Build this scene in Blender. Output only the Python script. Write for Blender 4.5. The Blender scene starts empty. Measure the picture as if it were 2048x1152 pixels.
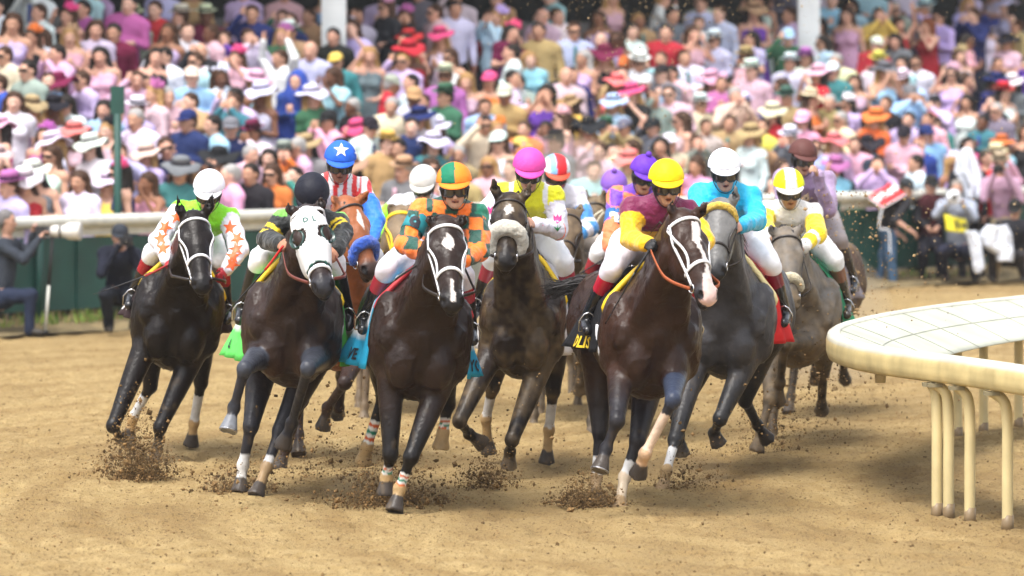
import bpy, bmesh, math, random
import numpy as np
from mathutils import Vector, Matrix, noise as mnoise
from mathutils.bvhtree import BVHTree
from mathutils.geometry import delaunay_2d_cdt
random.seed(7); rng = np.random.default_rng(7)
SC = bpy.context.scene; COL = SC.collection
R = math.radians
# ---------------------------------------------------------------- camera, sky, sun, exposure
FPX, HZ, CAMH = 9060.0, 150.0, 2.9         # focal length in photo pixels, horizon row, eye height
cd = bpy.data.cameras.new("camera"); cam = bpy.data.objects.new("camera", cd); COL.objects.link(cam)
cam.location = (0, 0, CAMH); cam.rotation_euler = (R(90), 0, 0)
cd.sensor_width = 36; cd.lens = FPX / 2048 * 36; cd.shift_y = -(576 - HZ) / 2048
cd.clip_start = 1; cd.clip_end = 3000
cd.dof.use_dof = True; cd.dof.focus_distance = 31.2; cd.dof.aperture_fstop = 2.15
SC.camera = cam
w = bpy.data.worlds.new("World"); SC.world = w; w.use_nodes = True
nt = w.node_tree; bg = nt.nodes["Background"]; sky = nt.nodes.new("ShaderNodeTexSky"); sky.sky_type = 'NISHITA'
SUN_EL, SUN_AZ = 64, 215                     # sun high behind the camera's left shoulder, veiled
sky.sun_disc = False; sky.sun_elevation = R(SUN_EL); sky.sun_rotation = R(SUN_AZ); sky.dust_density = 4; sky.air_density = 1.0; sky.ozone_density = 0.6
hs = nt.nodes.new("ShaderNodeHueSaturation"); hs.inputs['Saturation'].default_value = 0.35
nt.links.new(sky.outputs[0], hs.inputs['Color']); nt.links.new(hs.outputs[0], bg.inputs[0]); bg.inputs[1].default_value = 0.15
sl = bpy.data.lights.new("sun", 'SUN'); sl.energy = 1.25; sl.angle = R(24); sl.color = (1, 0.96, 0.9)
so = bpy.data.objects.new("sun", sl); COL.objects.link(so)
_v = Vector((math.sin(R(SUN_AZ)) * math.cos(R(SUN_EL)), math.cos(R(SUN_AZ)) * math.cos(R(SUN_EL)), math.sin(R(SUN_EL))))
so.rotation_euler = _v.to_track_quat('Z', 'Y').to_euler(); so.location = _v * 60
SC.view_settings.view_transform = 'Standard'; SC.view_settings.look = 'None'; SC.view_settings.exposure = 1.28; SC.view_settings.gamma = 1

def W(px, py, d): return np.array([(px - 1024) * d / FPX, d, CAMH - (py - HZ) * d / FPX])

# ---------------------------------------------------------------- materials
MATS = {}
def lin(h):
    h = h.lstrip('#'); c = [int(h[i:i + 2], 16) / 255 for i in (0, 2, 4)]
    return tuple(x / 12.92 if x <= .04045 else ((x + .055) / 1.055) ** 2.4 for x in c)
def material(name, col=(.5, .5, .5), rough=.6, src='flat', spec=.5, metal=0, var=0, vscale=20, bump=0, bscale=60, bdist=.01, coat=0, sheen=0, emit=None, detail=4):
    if name in MATS: return MATS[name]
    m = bpy.data.materials.new(name); m.use_nodes = True; MATS[name] = m
    n = m.node_tree; N = n.nodes; L = n.links; b = N["Principled BSDF"]
    b.inputs['Roughness'].default_value = rough; b.inputs['Metallic'].default_value = metal
    b.inputs['Specular IOR Level'].default_value = spec; b.inputs['Coat Weight'].default_value = coat
    b.inputs['Sheen Weight'].default_value = sheen
    tc = N.new("ShaderNodeTexCoord"); out = None
    if src == 'flat':
        rgb = N.new("ShaderNodeRGB"); rgb.outputs[0].default_value = (*col, 1); out = rgb.outputs[0]
    elif src == 'vc':
        a = N.new("ShaderNodeAttribute"); a.attribute_name = "Col"; out = a.outputs[0]
    elif src == 'obj':
        a = N.new("ShaderNodeObjectInfo"); out = a.outputs['Color']
    elif src == 'both':
        a = N.new("ShaderNodeObjectInfo"); c = N.new("ShaderNodeAttribute"); c.attribute_name = "Col"
        mx = N.new("ShaderNodeMix"); mx.data_type = 'RGBA'; mx.blend_type = 'MULTIPLY'; mx.inputs[0].default_value = 1
        L.new(a.outputs['Color'], mx.inputs[6]); L.new(c.outputs[0], mx.inputs[7]); out = mx.outputs[2]
    if var:
        t = N.new("ShaderNodeTexNoise"); t.inputs['Scale'].default_value = vscale; t.inputs['Detail'].default_value = detail
        L.new(tc.outputs['Object'], t.inputs['Vector'])
        mr = N.new("ShaderNodeMapRange"); mr.inputs[1].default_value = .3; mr.inputs[2].default_value = .7
        mr.inputs[3].default_value = 1 - var; mr.inputs[4].default_value = 1 + var * .6; L.new(t.outputs[0], mr.inputs[0])
        mx = N.new("ShaderNodeVectorMath"); mx.operation = 'SCALE'; L.new(out, mx.inputs[0]); L.new(mr.outputs[0], mx.inputs['Scale']); out = mx.outputs[0]
    L.new(out, b.inputs['Base Color'])
    if bump:
        t = N.new("ShaderNodeTexNoise"); t.inputs['Scale'].default_value = bscale; t.inputs['Detail'].default_value = 3
        L.new(tc.outputs['Object'], t.inputs['Vector'])
        bp = N.new("ShaderNodeBump"); bp.inputs['Strength'].default_value = bump; bp.inputs['Distance'].default_value = bdist
        L.new(t.outputs[0], bp.inputs['Height']); L.new(bp.outputs[0], b.inputs['Normal'])
    return m

# ---------------------------------------------------------------- objects
def mesh_data(name, V, Fc, cols=None, smooth=True):
    me = bpy.data.meshes.new(name)
    V = np.asarray(V, dtype=np.float32).reshape(-1, 3)
    if isinstance(Fc, np.ndarray):
        nf, k = Fc.shape
        me.vertices.add(len(V)); me.vertices.foreach_set("co", V.ravel())
        me.loops.add(nf * k); me.loops.foreach_set("vertex_index", Fc.astype(np.int32).ravel())
        me.polygons.add(nf); me.polygons.foreach_set("loop_start", np.arange(0, nf * k, k, dtype=np.int32))
        try: me.polygons.foreach_set("loop_total", np.full(nf, k, dtype=np.int32))
        except Exception: pass
        me.update(calc_edges=True); me.validate()
    else:
        me.from_pydata(V.tolist(), [], Fc)
    if cols is not None:
        a = me.color_attributes.new("Col", 'FLOAT_COLOR', 'POINT')
        c = np.ones((len(V), 4), dtype=np.float32); c[:, :3] = cols; a.data.foreach_set("color", c.ravel())
    me.polygons.foreach_set("use_smooth", np.full(len(me.polygons), smooth))
    me.update(); return me
def link(name, me, mat, parent=None, loc=None, color=None):
    o = bpy.data.objects.new(name, me)
    if me is not None and mat is not None and len(me.materials) == 0: me.materials.append(mat)
    COL.objects.link(o)
    if loc is not None: o.location = loc
    if parent is not None: o.parent = parent
    if color is not None: o.color = (*color, 1)
    return o
def tag(o, label=None, cat=None, group=None, kind=None):
    if label: o["label"] = label
    if cat: o["category"] = cat
    if group: o["group"] = group
    if kind: o["kind"] = kind
    return o
def empty(name, loc=(0, 0, 0)):
    o = bpy.data.objects.new(name, None); COL.objects.link(o); o.location = loc; o.empty_display_size = .1; return o

class MB:                                    # collects simple shapes into one mesh
    def __init__(s): s.V = []; s.F = []; s.C = []
    def add(s, V, F, c=None):
        o = len(s.V); s.V += [tuple(float(q) for q in v) for v in V]; s.F += [[i + o for i in f] for f in F]
        s.C += [tuple(c) if c is not None else (1, 1, 1)] * len(V)
    def box(s, c, h, M=None, col=None):
        c = np.array(c, float); P = [np.array([x * h[0], y * h[1], z * h[2]]) for x in (-1, 1) for y in (-1, 1) for z in (-1, 1)]
        if M is not None: P = [M @ p for p in P]
        s.add([c + p for p in P], [(0, 1, 3, 2), (4, 6, 7, 5), (0, 4, 5, 1), (2, 3, 7, 6), (0, 2, 6, 4), (1, 5, 7, 3)], col)
    def tube(s, pts, rad, n=8, col=None, flat=None):
        pts = [np.array(p, float) for p in pts]; m = len(pts)
        rad = [rad] * m if np.isscalar(rad) else list(rad)
        V = []; F = []; u = None
        for i, p in enumerate(pts):
            t = pts[min(i + 1, m - 1)] - pts[max(i - 1, 0)]; t = t / (np.linalg.norm(t) + 1e-9)
            if u is None:
                u = np.cross(t, (0, 0, 1)); u = np.cross(t, (1, 0, 0)) if np.linalg.norm(u) < .1 else u
            u = u - t * np.dot(u, t); u /= np.linalg.norm(u) + 1e-9; v = np.cross(t, u)
            for k in range(n):
                a = 2 * math.pi * k / n; V.append(p + rad[i] * (math.cos(a) * u + math.sin(a) * v * (flat or 1)))
        for i in range(m - 1):
            for k in range(n): F.append((i * n + k, i * n + (k + 1) % n, (i + 1) * n + (k + 1) % n, (i + 1) * n + k))
        F.append(tuple(range(n - 1, -1, -1))); F.append(tuple((m - 1) * n + k for k in range(n)))
        s.add(V, F, col)
    def lathe(s, prof, M=None, c=(0, 0, 0), n=24, col=None, sx=1, sy=1, wob=None):
        V = []; F = []; m = len(prof)
        for i, (r, z) in enumerate(prof):
            for k in range(n):
                a = 2 * math.pi * k / n; dz = wob(r, a) if wob else 0
                p = np.array([r * math.cos(a) * sx, r * math.sin(a) * sy, z + dz]); V.append((M @ p if M is not None else p) + np.array(c))
        for i in range(m - 1):
            for k in range(n): F.append((i * n + k, i * n + (k + 1) % n, (i + 1) * n + (k + 1) % n, (i + 1) * n + k))
        F.append(tuple(range(n - 1, -1, -1))); F.append(tuple((m - 1) * n + k for k in range(n)))
        s.add(V, F, col)
    def grid(s, fn, nu, nv, col=None):        # fn(u,v)->point, u,v in 0..1
        V = [fn(i / nu, j / nv) for i in range(nu + 1) for j in range(nv + 1)]
        F = [(i * (nv + 1) + j, i * (nv + 1) + j + 1, (i + 1) * (nv + 1) + j + 1, (i + 1) * (nv + 1) + j) for i in range(nu) for j in range(nv)]
        s.add(V, F, col)
    def slab(s, fn, nu, nv, th, col=None):    # a grid with thickness (closed)
        P = np.array([[fn(i / nu, j / nv) for j in range(nv + 1)] for i in range(nu + 1)], float)
        du = np.gradient(P, axis=0); dv = np.gradient(P, axis=1); N = np.cross(du, dv); N /= np.linalg.norm(N, axis=2, keepdims=True) + 1e-9
        A = (P + N * th / 2).reshape(-1, 3); B = (P - N * th / 2).reshape(-1, 3); k = len(A); w = nv + 1
        F = [(i * w + j, i * w + j + 1, (i + 1) * w + j + 1, (i + 1) * w + j) for i in range(nu) for j in range(nv)]
        F2 = [tuple(k + q for q in reversed(f)) for f in F]; E = []
        rim = [(i, 0) for i in range(nu)] + [(nu, j) for j in range(nv)] + [(i, nv) for i in range(nu, 0, -1)] + [(0, j) for j in range(nv, 0, -1)]
        rim = [i * w + j for i, j in rim]
        for a, b in zip(rim, rim[1:] + rim[:1]): E.append((a, b, b + k, a + k))
        if callable(col):
            cc = [col(i / nu, j / nv) for i in range(nu + 1) for j in range(nv + 1)]
            o = len(s.V); s.add(np.concatenate([A, B]), F + F2 + E); s.C[o:] = cc + cc
        else: s.add(np.concatenate([A, B]), F + F2 + E, col)
    def build(s, name, mat, parent=None, origin=None, smooth=True, color=None, vc=False):
        V = np.array(s.V, float)
        if origin is not None: V = V - np.array(origin)
        me = mesh_data(name, V, s.F, s.C if vc else None, smooth)
        bm = bmesh.new(); bm.from_mesh(me); bmesh.ops.recalc_face_normals(bm, faces=bm.faces); bm.to_mesh(me); bm.free()
        return link(name, me, mat, parent, (origin if parent is None and origin is not None else None), color)
def edged(o, ang=35):
    m = o.modifiers.new("es", 'EDGE_SPLIT'); m.split_angle = R(ang); return o
def ribbon(mb, pts, nrm, width, th=.004, col=None, bulge=0):
    pts = np.array(pts, float); nrm = np.array(nrm, float); m = len(pts); V = []
    for i in range(m):
        t = pts[min(i + 1, m - 1)] - pts[max(i - 1, 0)]; t /= np.linalg.norm(t) + 1e-9
        n = nrm[i] - t * np.dot(nrm[i], t); n /= np.linalg.norm(n) + 1e-9; s = np.cross(t, n)
        V += [pts[i] + s * width / 2, pts[i] + s * width / 2 + n * th, pts[i] + n * (th + bulge), pts[i] - s * width / 2 + n * th, pts[i] - s * width / 2]
    F = []
    for i in range(m - 1):
        for k in range(5): F.append((i * 5 + k, i * 5 + (k + 1) % 5, (i + 1) * 5 + (k + 1) % 5, (i + 1) * 5 + k))
    F += [(4, 3, 2, 1, 0), tuple((m - 1) * 5 + k for k in range(5))]
    mb.add(V, F, col)
def spline(P, n):
    P = [np.array(p, float) for p in P]; out = []; m = len(P)
    for i in range(n + 1):
        u = i / n * (m - 1); k = min(int(u), m - 2); t = u - k
        p0 = P[max(k - 1, 0)]; p1 = P[k]; p2 = P[k + 1]; p3 = P[min(k + 2, m - 1)]
        out.append(.5 * ((2 * p1) + (p2 - p0) * t + (2 * p0 - 5 * p1 + 4 * p2 - p3) * t * t + (3 * p1 - p0 - 3 * p2 + p3) * t ** 3))
    return out

# ---------------------------------------------------------------- vectorised value noise
def _hash(i, j, k, s):
    h = (i * 374761393 + j * 668265263 + k * 2147483647 + s * 1274126177) & 0xffffffff
    h = ((h ^ (h >> 13)) * 1274126177) & 0xffffffff; return ((h ^ (h >> 16)) & 0xffff) / 65535.0
def vnoise(P, f, seed=0):
    P = np.asarray(P, float) * f; i = np.floor(P).astype(np.int64); t = P - i; t = t * t * (3 - 2 * t); r = 0
    for a in (0, 1):
        for b in (0, 1):
            for c in (0, 1):
                wt = (t[:, 0] if a else 1 - t[:, 0]) * (t[:, 1] if b else 1 - t[:, 1]) * (t[:, 2] if c else 1 - t[:, 2])
                r = r + wt * _hash(i[:, 0] + a, i[:, 1] + b, i[:, 2] + c, seed)
    return r * 2 - 1

# ---------------------------------------------------------------- smooth-union figures -> one continuous mesh
class Fig:
    def __init__(s): s.P = []
    def cap(s, a, b, ra, rb, k=.03, tag='', flat=None, sub=False):
        s.P.append(dict(t='c', a=np.array(a, float), b=np.array(b, float), ra=ra, rb=rb, k=k, tag=tag, flat=flat, sub=sub)); return s
    def ell(s, c, r, M=None, k=.03, tag='', sub=False):
        s.P.append(dict(t='e', c=np.array(c, float), r=np.array(r, float), M=np.eye(3) if M is None else np.array(M, float), k=k, tag=tag, sub=sub)); return s
    def bb(s, p):
        if p['t'] == 'c':
            m = max(p['ra'], p['rb']); return np.minimum(p['a'], p['b']) - m, np.maximum(p['a'], p['b']) + m
        m = np.abs(p['M']) @ p['r']; return p['c'] - m, p['c'] + m
    @staticmethod
    def dist(p, X):
        if p['t'] == 'c':
            a, b = p['a'], p['b']; Y = X
            if p['flat'] is not None:
                ax, f = p['flat']; ax = ax / np.linalg.norm(ax)
                ab = b - a; h0 = np.clip(((X - a) @ ab) / (ab @ ab + 1e-12), 0, 1)
                q = X - a - h0[..., None] * ab; cmp_ = q @ ax; q = q + (cmp_ * (1 / f - 1))[..., None] * ax
                return (np.linalg.norm(q, axis=-1) - (p['ra'] + (p['rb'] - p['ra']) * h0)) * min(1, f) ** .5, h0
            ab = b - a; h = np.clip(((Y - a) @ ab) / (ab @ ab + 1e-12), 0, 1)
            return np.linalg.norm(Y - a - h[..., None] * ab, axis=-1) - (p['ra'] + (p['rb'] - p['ra']) * h), h
        q = (X - p['c']) @ p['M']; n = np.linalg.norm(q / p['r'], axis=-1); g = np.linalg.norm(q / p['r'] ** 2, axis=-1)
        return n * (n - 1) / (g + 1e-6), n * 0 + .5
    def mesh(s, vox, inflate=0.0, only=None, minus=None):
        PP = [p for p in s.P if only is None or only(p['tag'])]
        lo = np.min([s.bb(p)[0] for p in PP if not p['sub']], axis=0) - 3 * vox - inflate - .02
        hi = np.max([s.bb(p)[1] for p in PP if not p['sub']], axis=0) + 3 * vox + inflate + .02
        n = np.ceil((hi - lo) / vox).astype(int) + 1
        S = np.full(n, .5, dtype=np.float32)
        ax = [lo[i] + np.arange(n[i]) * vox for i in range(3)]
        for p in PP:
            a, b = s.bb(p); m = p['k'] + 3 * vox + inflate
            i0 = np.maximum(((a - m - lo) / vox).astype(int), 0); i1 = np.minimum(((b + m - lo) / vox).astype(int) + 2, n)
            sl_ = tuple(slice(i0[i], i1[i]) for i in range(3))
            X = np.stack(np.meshgrid(*[ax[i][sl_[i]] for i in range(3)], indexing='ij'), -1)
            d = s.dist(p, X)[0] - (0 if p['sub'] else inflate); c = S[sl_]; k = p['k']
            if p['sub']: h = np.maximum(k - np.abs(c + d), 0) / k; S[sl_] = np.maximum(c, -d) + h * h * k / 4
            else: h = np.maximum(k - np.abs(c - d), 0) / k; S[sl_] = np.minimum(c, d) - h * h * k / 4
        ins = S < 0
        cnt = np.zeros(n - 1, dtype=np.int8)
        cor = [(i, j, k) for i in (0, 1) for j in (0, 1) for k in (0, 1)]
        for i, j, k in cor: cnt += ins[i:n[0] - 1 + i, j:n[1] - 1 + j, k:n[2] - 1 + k]
        act = (cnt > 0) & (cnt < 8); idx = np.full(n - 1, -1, dtype=np.int64); A = np.argwhere(act); idx[act] = np.arange(len(A))
        val = {c: S[A[:, 0] + c[0], A[:, 1] + c[1], A[:, 2] + c[2]].astype(float) for c in cor}
        acc = np.zeros((len(A), 3)); num = np.zeros(len(A))
        for c1 in cor:
            for axi in range(3):
                if c1[axi] == 0:
                    c2 = tuple(c1[q] + (q == axi) for q in range(3)); v1, v2 = val[c1], val[c2]
                    x = (v1 < 0) != (v2 < 0); t = np.where(x, v1 / np.where(x, v1 - v2, 1), 0)
                    pt = np.zeros((len(A), 3)); pt[:] = c1; pt[:, axi] = t; acc += pt * x[:, None]; num += x
        V = lo + (A + acc / num[:, None]) * vox
        Q = []
        for axi in range(3):
            o1, o2 = [(1, 2), (2, 0), (0, 1)][axi]
            e = [slice(None)] * 3; e[axi] = slice(0, -1); f = list(e); f[axi] = slice(1, None)
            a_, b_ = ins[tuple(e)], ins[tuple(f)]; E = np.argwhere(a_ != b_)
            E = E[(E[:, o1] > 0) & (E[:, o2] > 0) & (E[:, o1] < n[o1] - 1) & (E[:, o2] < n[o2] - 1)]
            flip = a_[E[:, 0], E[:, 1], E[:, 2]]
            u1 = np.zeros(3, int); u1[o1] = 1; u2 = np.zeros(3, int); u2[o2] = 1
            q = [idx[tuple((E - x).T)] for x in (u1 * 0, u1, u1 + u2, u2)]
            q = np.stack(q, 1); q[~flip] = q[~flip][:, ::-1]; Q.append(q)
        Fq = np.concatenate(Q)
        pos = [p for p in PP if not p['sub']]; best = np.full(len(V), 9.); bi = np.zeros(len(V), int); bt = np.zeros(len(V))
        for j, p in enumerate(PP):
            if p['sub']:
                d, t = s.dist(p, V); d = np.abs(d) - .002; 
            else: d, t = s.dist(p, V); d = np.abs(d - inflate)
            mm = d < best; best[mm] = d[mm]; bi[mm] = j; bt[mm] = t[mm]
        tags = np.array([p['tag'] for p in PP])[bi]
        return V, Fq, tags, bt
def vnormals(V, F):
    a, b, c, d = (V[F[:, i]] for i in range(4)); fn = np.cross(c - a, d - b); N = np.zeros_like(V)
    for i in range(4): np.add.at(N, F[:, i], fn)
    return N / (np.linalg.norm(N, axis=1, keepdims=True) + 1e-12)
def submesh(V, F, keep, off=0.0, th=0.004, N=None):       # shell cut from a surface, with thickness
    if N is None: N = vnormals(V, F)
    Fk = F[keep[F].all(axis=1)]; used = np.unique(Fk); mp = np.full(len(V), -1); mp[used] = np.arange(len(used)); Fk = mp[Fk]
    A = V[used] + N[used] * (off + th); B = V[used] + N[used] * off; k = len(used)
    e = {}
    for f in Fk.tolist():
        for i in range(4):
            key = (f[i], f[(i + 1) % 4])
            if (key[1], key[0]) in e: del e[(key[1], key[0])]
            else: e[key] = 1
    rim = np.array([(b, a, a + k, b + k) for a, b in e], dtype=int).reshape(-1, 4)
    return np.concatenate([A, B]), np.concatenate([Fk, Fk[:, ::-1] + k, rim]), used
# ================================================================ THE PLACE
def sand_material():
    m = bpy.data.materials.new("track_sand"); m.use_nodes = True; N = m.node_tree.nodes; L = m.node_tree.links; b = N["Principled BSDF"]
    b.inputs['Roughness'].default_value = .95; b.inputs['Specular IOR Level'].default_value = .15
    geo = N.new("ShaderNodeNewGeometry")
    def noise_(scale, det, sx=1, sy=1):
        mp = N.new("ShaderNodeMapping"); mp.inputs['Scale'].default_value = (sx, sy, 1); L.new(geo.outputs['Position'], mp.inputs['Vector'])
        t = N.new("ShaderNodeTexNoise"); t.inputs['Scale'].default_value = scale; t.inputs['Detail'].default_value = det; t.inputs['Roughness'].default_value = .6; L.new(mp.outputs[0], t.inputs['Vector']); return t
    big = noise_(.5, 4, .35, .25); mid = noise_(9, 6, 1, .4); fine = noise_(46, 5, 1, .45); grit = noise_(130, 3, 1, .5)
    r = N.new("ShaderNodeValToRGB"); r.color_ramp.elements[0].position = .3; r.color_ramp.elements[0].color = (*SAND_D, 1); r.color_ramp.elements[1].position = .68; r.color_ramp.elements[1].color = (*SAND_L, 1)
    L.new(mid.outputs[0], r.inputs[0])
    sp = N.new("ShaderNodeVectorMath"); sp.operation = 'SUBTRACT'; L.new(geo.outputs['Position'], sp.inputs[0]); sp.inputs[1].default_value = (7, 31, 0)
    ln = N.new("ShaderNodeVectorMath"); ln.operation = 'LENGTH'; L.new(sp.outputs[0], ln.inputs[0])
    rv = N.new("ShaderNodeCombineXYZ"); L.new(ln.outputs['Value'], rv.inputs[0]); nr_ = N.new("ShaderNodeVectorMath"); nr_.operation = 'NORMALIZE'; L.new(sp.outputs[0], nr_.inputs[0]); sx_ = N.new("ShaderNodeSeparateXYZ"); L.new(nr_.outputs[0], sx_.inputs[0]); mm_ = N.new("ShaderNodeMath"); mm_.operation = 'MULTIPLY'; mm_.inputs[1].default_value = 1.6; L.new(sx_.outputs[1], mm_.inputs[0]); L.new(mm_.outputs[0], rv.inputs[1])
    arc = N.new("ShaderNodeTexNoise"); arc.inputs['Scale'].default_value = 2.2; arc.inputs['Detail'].default_value = 5; arc.inputs['Roughness'].default_value = .65; L.new(rv.outputs[0], arc.inputs['Vector'])
    mx = N.new("ShaderNodeMix"); mx.data_type = 'RGBA'; L.new(r.outputs[0], mx.inputs[6]); mx.inputs[7].default_value = (*SAND_W, 1)
    mr = N.new("ShaderNodeMapRange"); mr.inputs[1].default_value = .45; mr.inputs[2].default_value = .62; L.new(arc.outputs[0], mr.inputs[0]); mr.inputs[4].default_value = .75; L.new(mr.outputs[0], mx.inputs[0])
    m2 = N.new("ShaderNodeMix"); m2.data_type = 'RGBA'; L.new(mx.outputs[2], m2.inputs[6]); m2.inputs[7].default_value = (.13, .08, .035, 1)
    mr2 = N.new("ShaderNodeMapRange"); mr2.inputs[1].default_value = .53; mr2.inputs[2].default_value = .70; mr2.inputs[4].default_value = .85; L.new(fine.outputs[0], mr2.inputs[0]); L.new(mr2.outputs[0], m2.inputs[0])
    wa = N.new("ShaderNodeAttribute"); wa.attribute_name = "Col"; m3 = N.new("ShaderNodeMix"); m3.data_type = 'RGBA'; L.new(m2.outputs[2], m3.inputs[6]); m3.inputs[7].default_value = (.19, .12, .05, 1)
    wn = N.new("ShaderNodeMath"); wn.operation = 'MULTIPLY'; L.new(wa.outputs['Fac'], wn.inputs[0]); wr = N.new("ShaderNodeMapRange"); wr.inputs[1].default_value = .35; wr.inputs[2].default_value = .6; L.new(mid.outputs[0], wr.inputs[0]); L.new(wr.outputs[0], wn.inputs[1]); L.new(wn.outputs[0], m3.inputs[0])
    L.new(m3.outputs[2], b.inputs['Base Color'])
    ad = N.new("ShaderNodeMath"); ad.operation = 'MULTIPLY_ADD'; L.new(fine.outputs[0], ad.inputs[0]); ad.inputs[1].default_value = .9; L.new(grit.outputs[0], ad.inputs[2])
    bp = N.new("ShaderNodeBump"); bp.inputs['Strength'].default_value = .9; bp.inputs['Distance'].default_value = .03; L.new(ad.outputs[0], bp.inputs['Height']); L.new(bp.outputs[0], b.inputs['Normal'])
    return m
SAND_D = (.35, .24, .10); SAND_L = (.50, .365, .170); SAND_W = (.285, .185, .075)
M_SAND = sand_material()
def ground_h(X, Y):
    P = np.stack([X, Y, X * 0], 1)
    rr = np.hypot(X - 7, Y - 31); return vnoise(P, .6, 1) * .010 + vnoise(P * (1, .6, 1), 2.6, 2) * .004 + vnoise(P * (1, .7, 1), 8, 3) * .007 + vnoise(P, 19, 4) * .012 + vnoise(np.stack([rr * 3.2, np.arctan2(Y - 31, X - 7) * 2, X * 0], 1), 1.6, 5) * .012 - np.maximum(vnoise(P * (1, .8, 1), 6.0, 8) - .34, 0) * .085 + np.maximum(vnoise(P, 11, 12) - .45, 0) * .04
def sheet(name, xs, ys, mat, hf=None, z0=0):
    X, Y = np.meshgrid(xs, ys, indexing='ij'); X = X.ravel(); Y = Y.ravel(); Z = (hf(X, Y) if hf else X * 0) + z0
    nx, ny = len(xs), len(ys); i, j = np.meshgrid(np.arange(nx - 1), np.arange(ny - 1), indexing='ij'); i = i.ravel(); j = j.ravel()
    F = np.stack([i * ny + j, (i + 1) * ny + j, (i + 1) * ny + j + 1, i * ny + j + 1], 1)
    return link(name, mesh_data(name, np.stack([X, Y, Z], 1), F), mat)
far = sheet("ground", np.linspace(-400, 400, 30), np.linspace(-300, 900, 40), M_SAND, None, -.16); far["kind"] = "structure"
def edge_fade(X, Y): return ground_h(X, Y) * np.clip((Y - 20) / 2, 0, 1) - .0
tr = sheet("track", np.linspace(-14, 14, 640), np.concatenate([np.linspace(18, 45, 620), np.linspace(45.1, 96, 200)]), M_SAND, ground_h); tr["kind"] = "structure"
# outer rail line in plan: near end left, far end right
RA = np.array([-5.75, 50.9]); RB = np.array([7.35, 65.0]); RD = (RB - RA) / np.linalg.norm(RB - RA); RN = np.array([-RD[1], RD[0]])   # RN points away from the track
def rp(px, off=0.0, z=0.0):
    """point on the rail line under photo column px, moved off metres away from the track"""
    k = (px - 1024) / FPX; t = (k * (RA[1] + RN[1] * off) - (RA[0] + RN[0] * off)) / (RD[0] - k * RD[1]); p = RA + RD * t + RN * off; return np.array([p[0], p[1], z])
def rl(t, off, z): p = RA + RD * t + RN * off; return np.array([p[0], p[1], z])
Mr = np.stack([np.array([RD[0], RD[1], 0]), np.array([RN[0], RN[1], 0]), np.array([0, 0, 1])], 1)
# verge of rough grass and dirt under the outer rail
M_VERGE = material("verge_dirt", (.20, .15, .07), rough=.95, var=.5, vscale=5, bump=.8, bscale=30, bdist=.04)
b = MB()
def vg(u, v):
    p = rl(-8 + 40 * u, -.75 + 2.6 * v, 0); return p + np.array([0, 0, .02 + .10 * min(v * 2.5, 1) + .04 * mnoise.noise(Vector((p[0] * 2, p[1] * 2, 0)))])
b.grid(vg, 160, 12); o = b.build("verge", M_VERGE); o["kind"] = "structure"
M_GRASS = material("grass_blades", src='vc', rough=.8)
b = MB(); rg = random.Random(3)
for i in range(5200):
    t = rg.uniform(-3, 9) if rg.random() < .8 else rg.uniform(9, 22); off = rg.uniform(-.55, 1.2); p = rl(t, off, .10); q = mnoise.noise(Vector((p[0] * 1.1, p[1] * 1.1, 4)))
    if q < (-.12 if t < 9 else .15): continue
    h = rg.uniform(.05, .17); a = rg.uniform(0, 6.28); dx_, dy_ = math.cos(a) * .012, math.sin(a) * .012; lx, ly = rg.gauss(0, .04), rg.gauss(0, .04)
    c = (.10 + .09 * rg.random(), .20 + .08 * rg.random(), .03) if rg.random() < .65 else (.26, .20, .08)
    b.add([p + (-dx_, -dy_, 0), p + (dx_, dy_, 0), p + (lx, ly, h)], [(0, 1, 2)], c)
o = b.build("grass", M_GRASS, vc=True, smooth=False); o["kind"] = "stuff"; o["label"] = "patchy green grass growing below the outer rail"; o["category"] = "grass"
# ---- outer rail: cream tube over green padded boards on green posts
M_RAIL = material("cream_rail", (.60, .60, .54), rough=.45, var=.18, vscale=5); M_GREEN = material("green_paint", (.006, .06, .046), rough=.55, var=.25, vscale=3)
root = empty("rail_fence", rl(0, 0, 0)); tag(root, "long cream rail over dark green boards along the outer edge of the track", "fence")
ro = rl(0, 0, 0)
b = MB(); b.tube([rl(t, 0, 1.23) for t in np.linspace(-10, 34, 45)], .072, 12); b.build("top_rail", M_RAIL, root, ro)
b = MB(); b.box(rl(12, .10, 1.11), (22, .03, .05), Mr); b.build("lower_rail", M_RAIL, root, ro, smooth=False)
b = MB(); b.box(rl(12, .09, .63), (22, .025, .41), Mr); b.build("green_board", M_GREEN, root, ro, smooth=False)
for i in range(34):
    b = MB(); b.box(rl(-9 + 1.2 * i + .6, .052, .63), (.012, .012, .40), Mr); b.build("batten", M_GREEN, root, ro, smooth=False)
for i in range(17):
    b = MB(); b.tube([rl(-9 + 2.4 * i, .02, 0), rl(-9 + 2.4 * i, .02, 1.18)], .045, 8); b.build("post", M_GREEN, root, ro)
# ---- green paddle sign post in front of the stand
pp = rp(235, .22); root = empty("marker_post", pp); tag(root, "tall dark green post with a flat paddle on top, by the rail at left", "post")
ztop = CAMH - (172 - HZ) * pp[1] / FPX; zp = CAMH - (228 - HZ) * pp[1] / FPX
b = MB(); b.tube([pp, pp + (0, 0, zp)], .046, 8); b.build("pole", M_GREEN, root, pp)
b = MB(); b.box(pp + np.array([0, 0, (ztop + zp) / 2]), (.082, .02, (ztop - zp) / 2)); edged(b.build("paddle", M_GREEN, root, pp, smooth=False))
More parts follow.
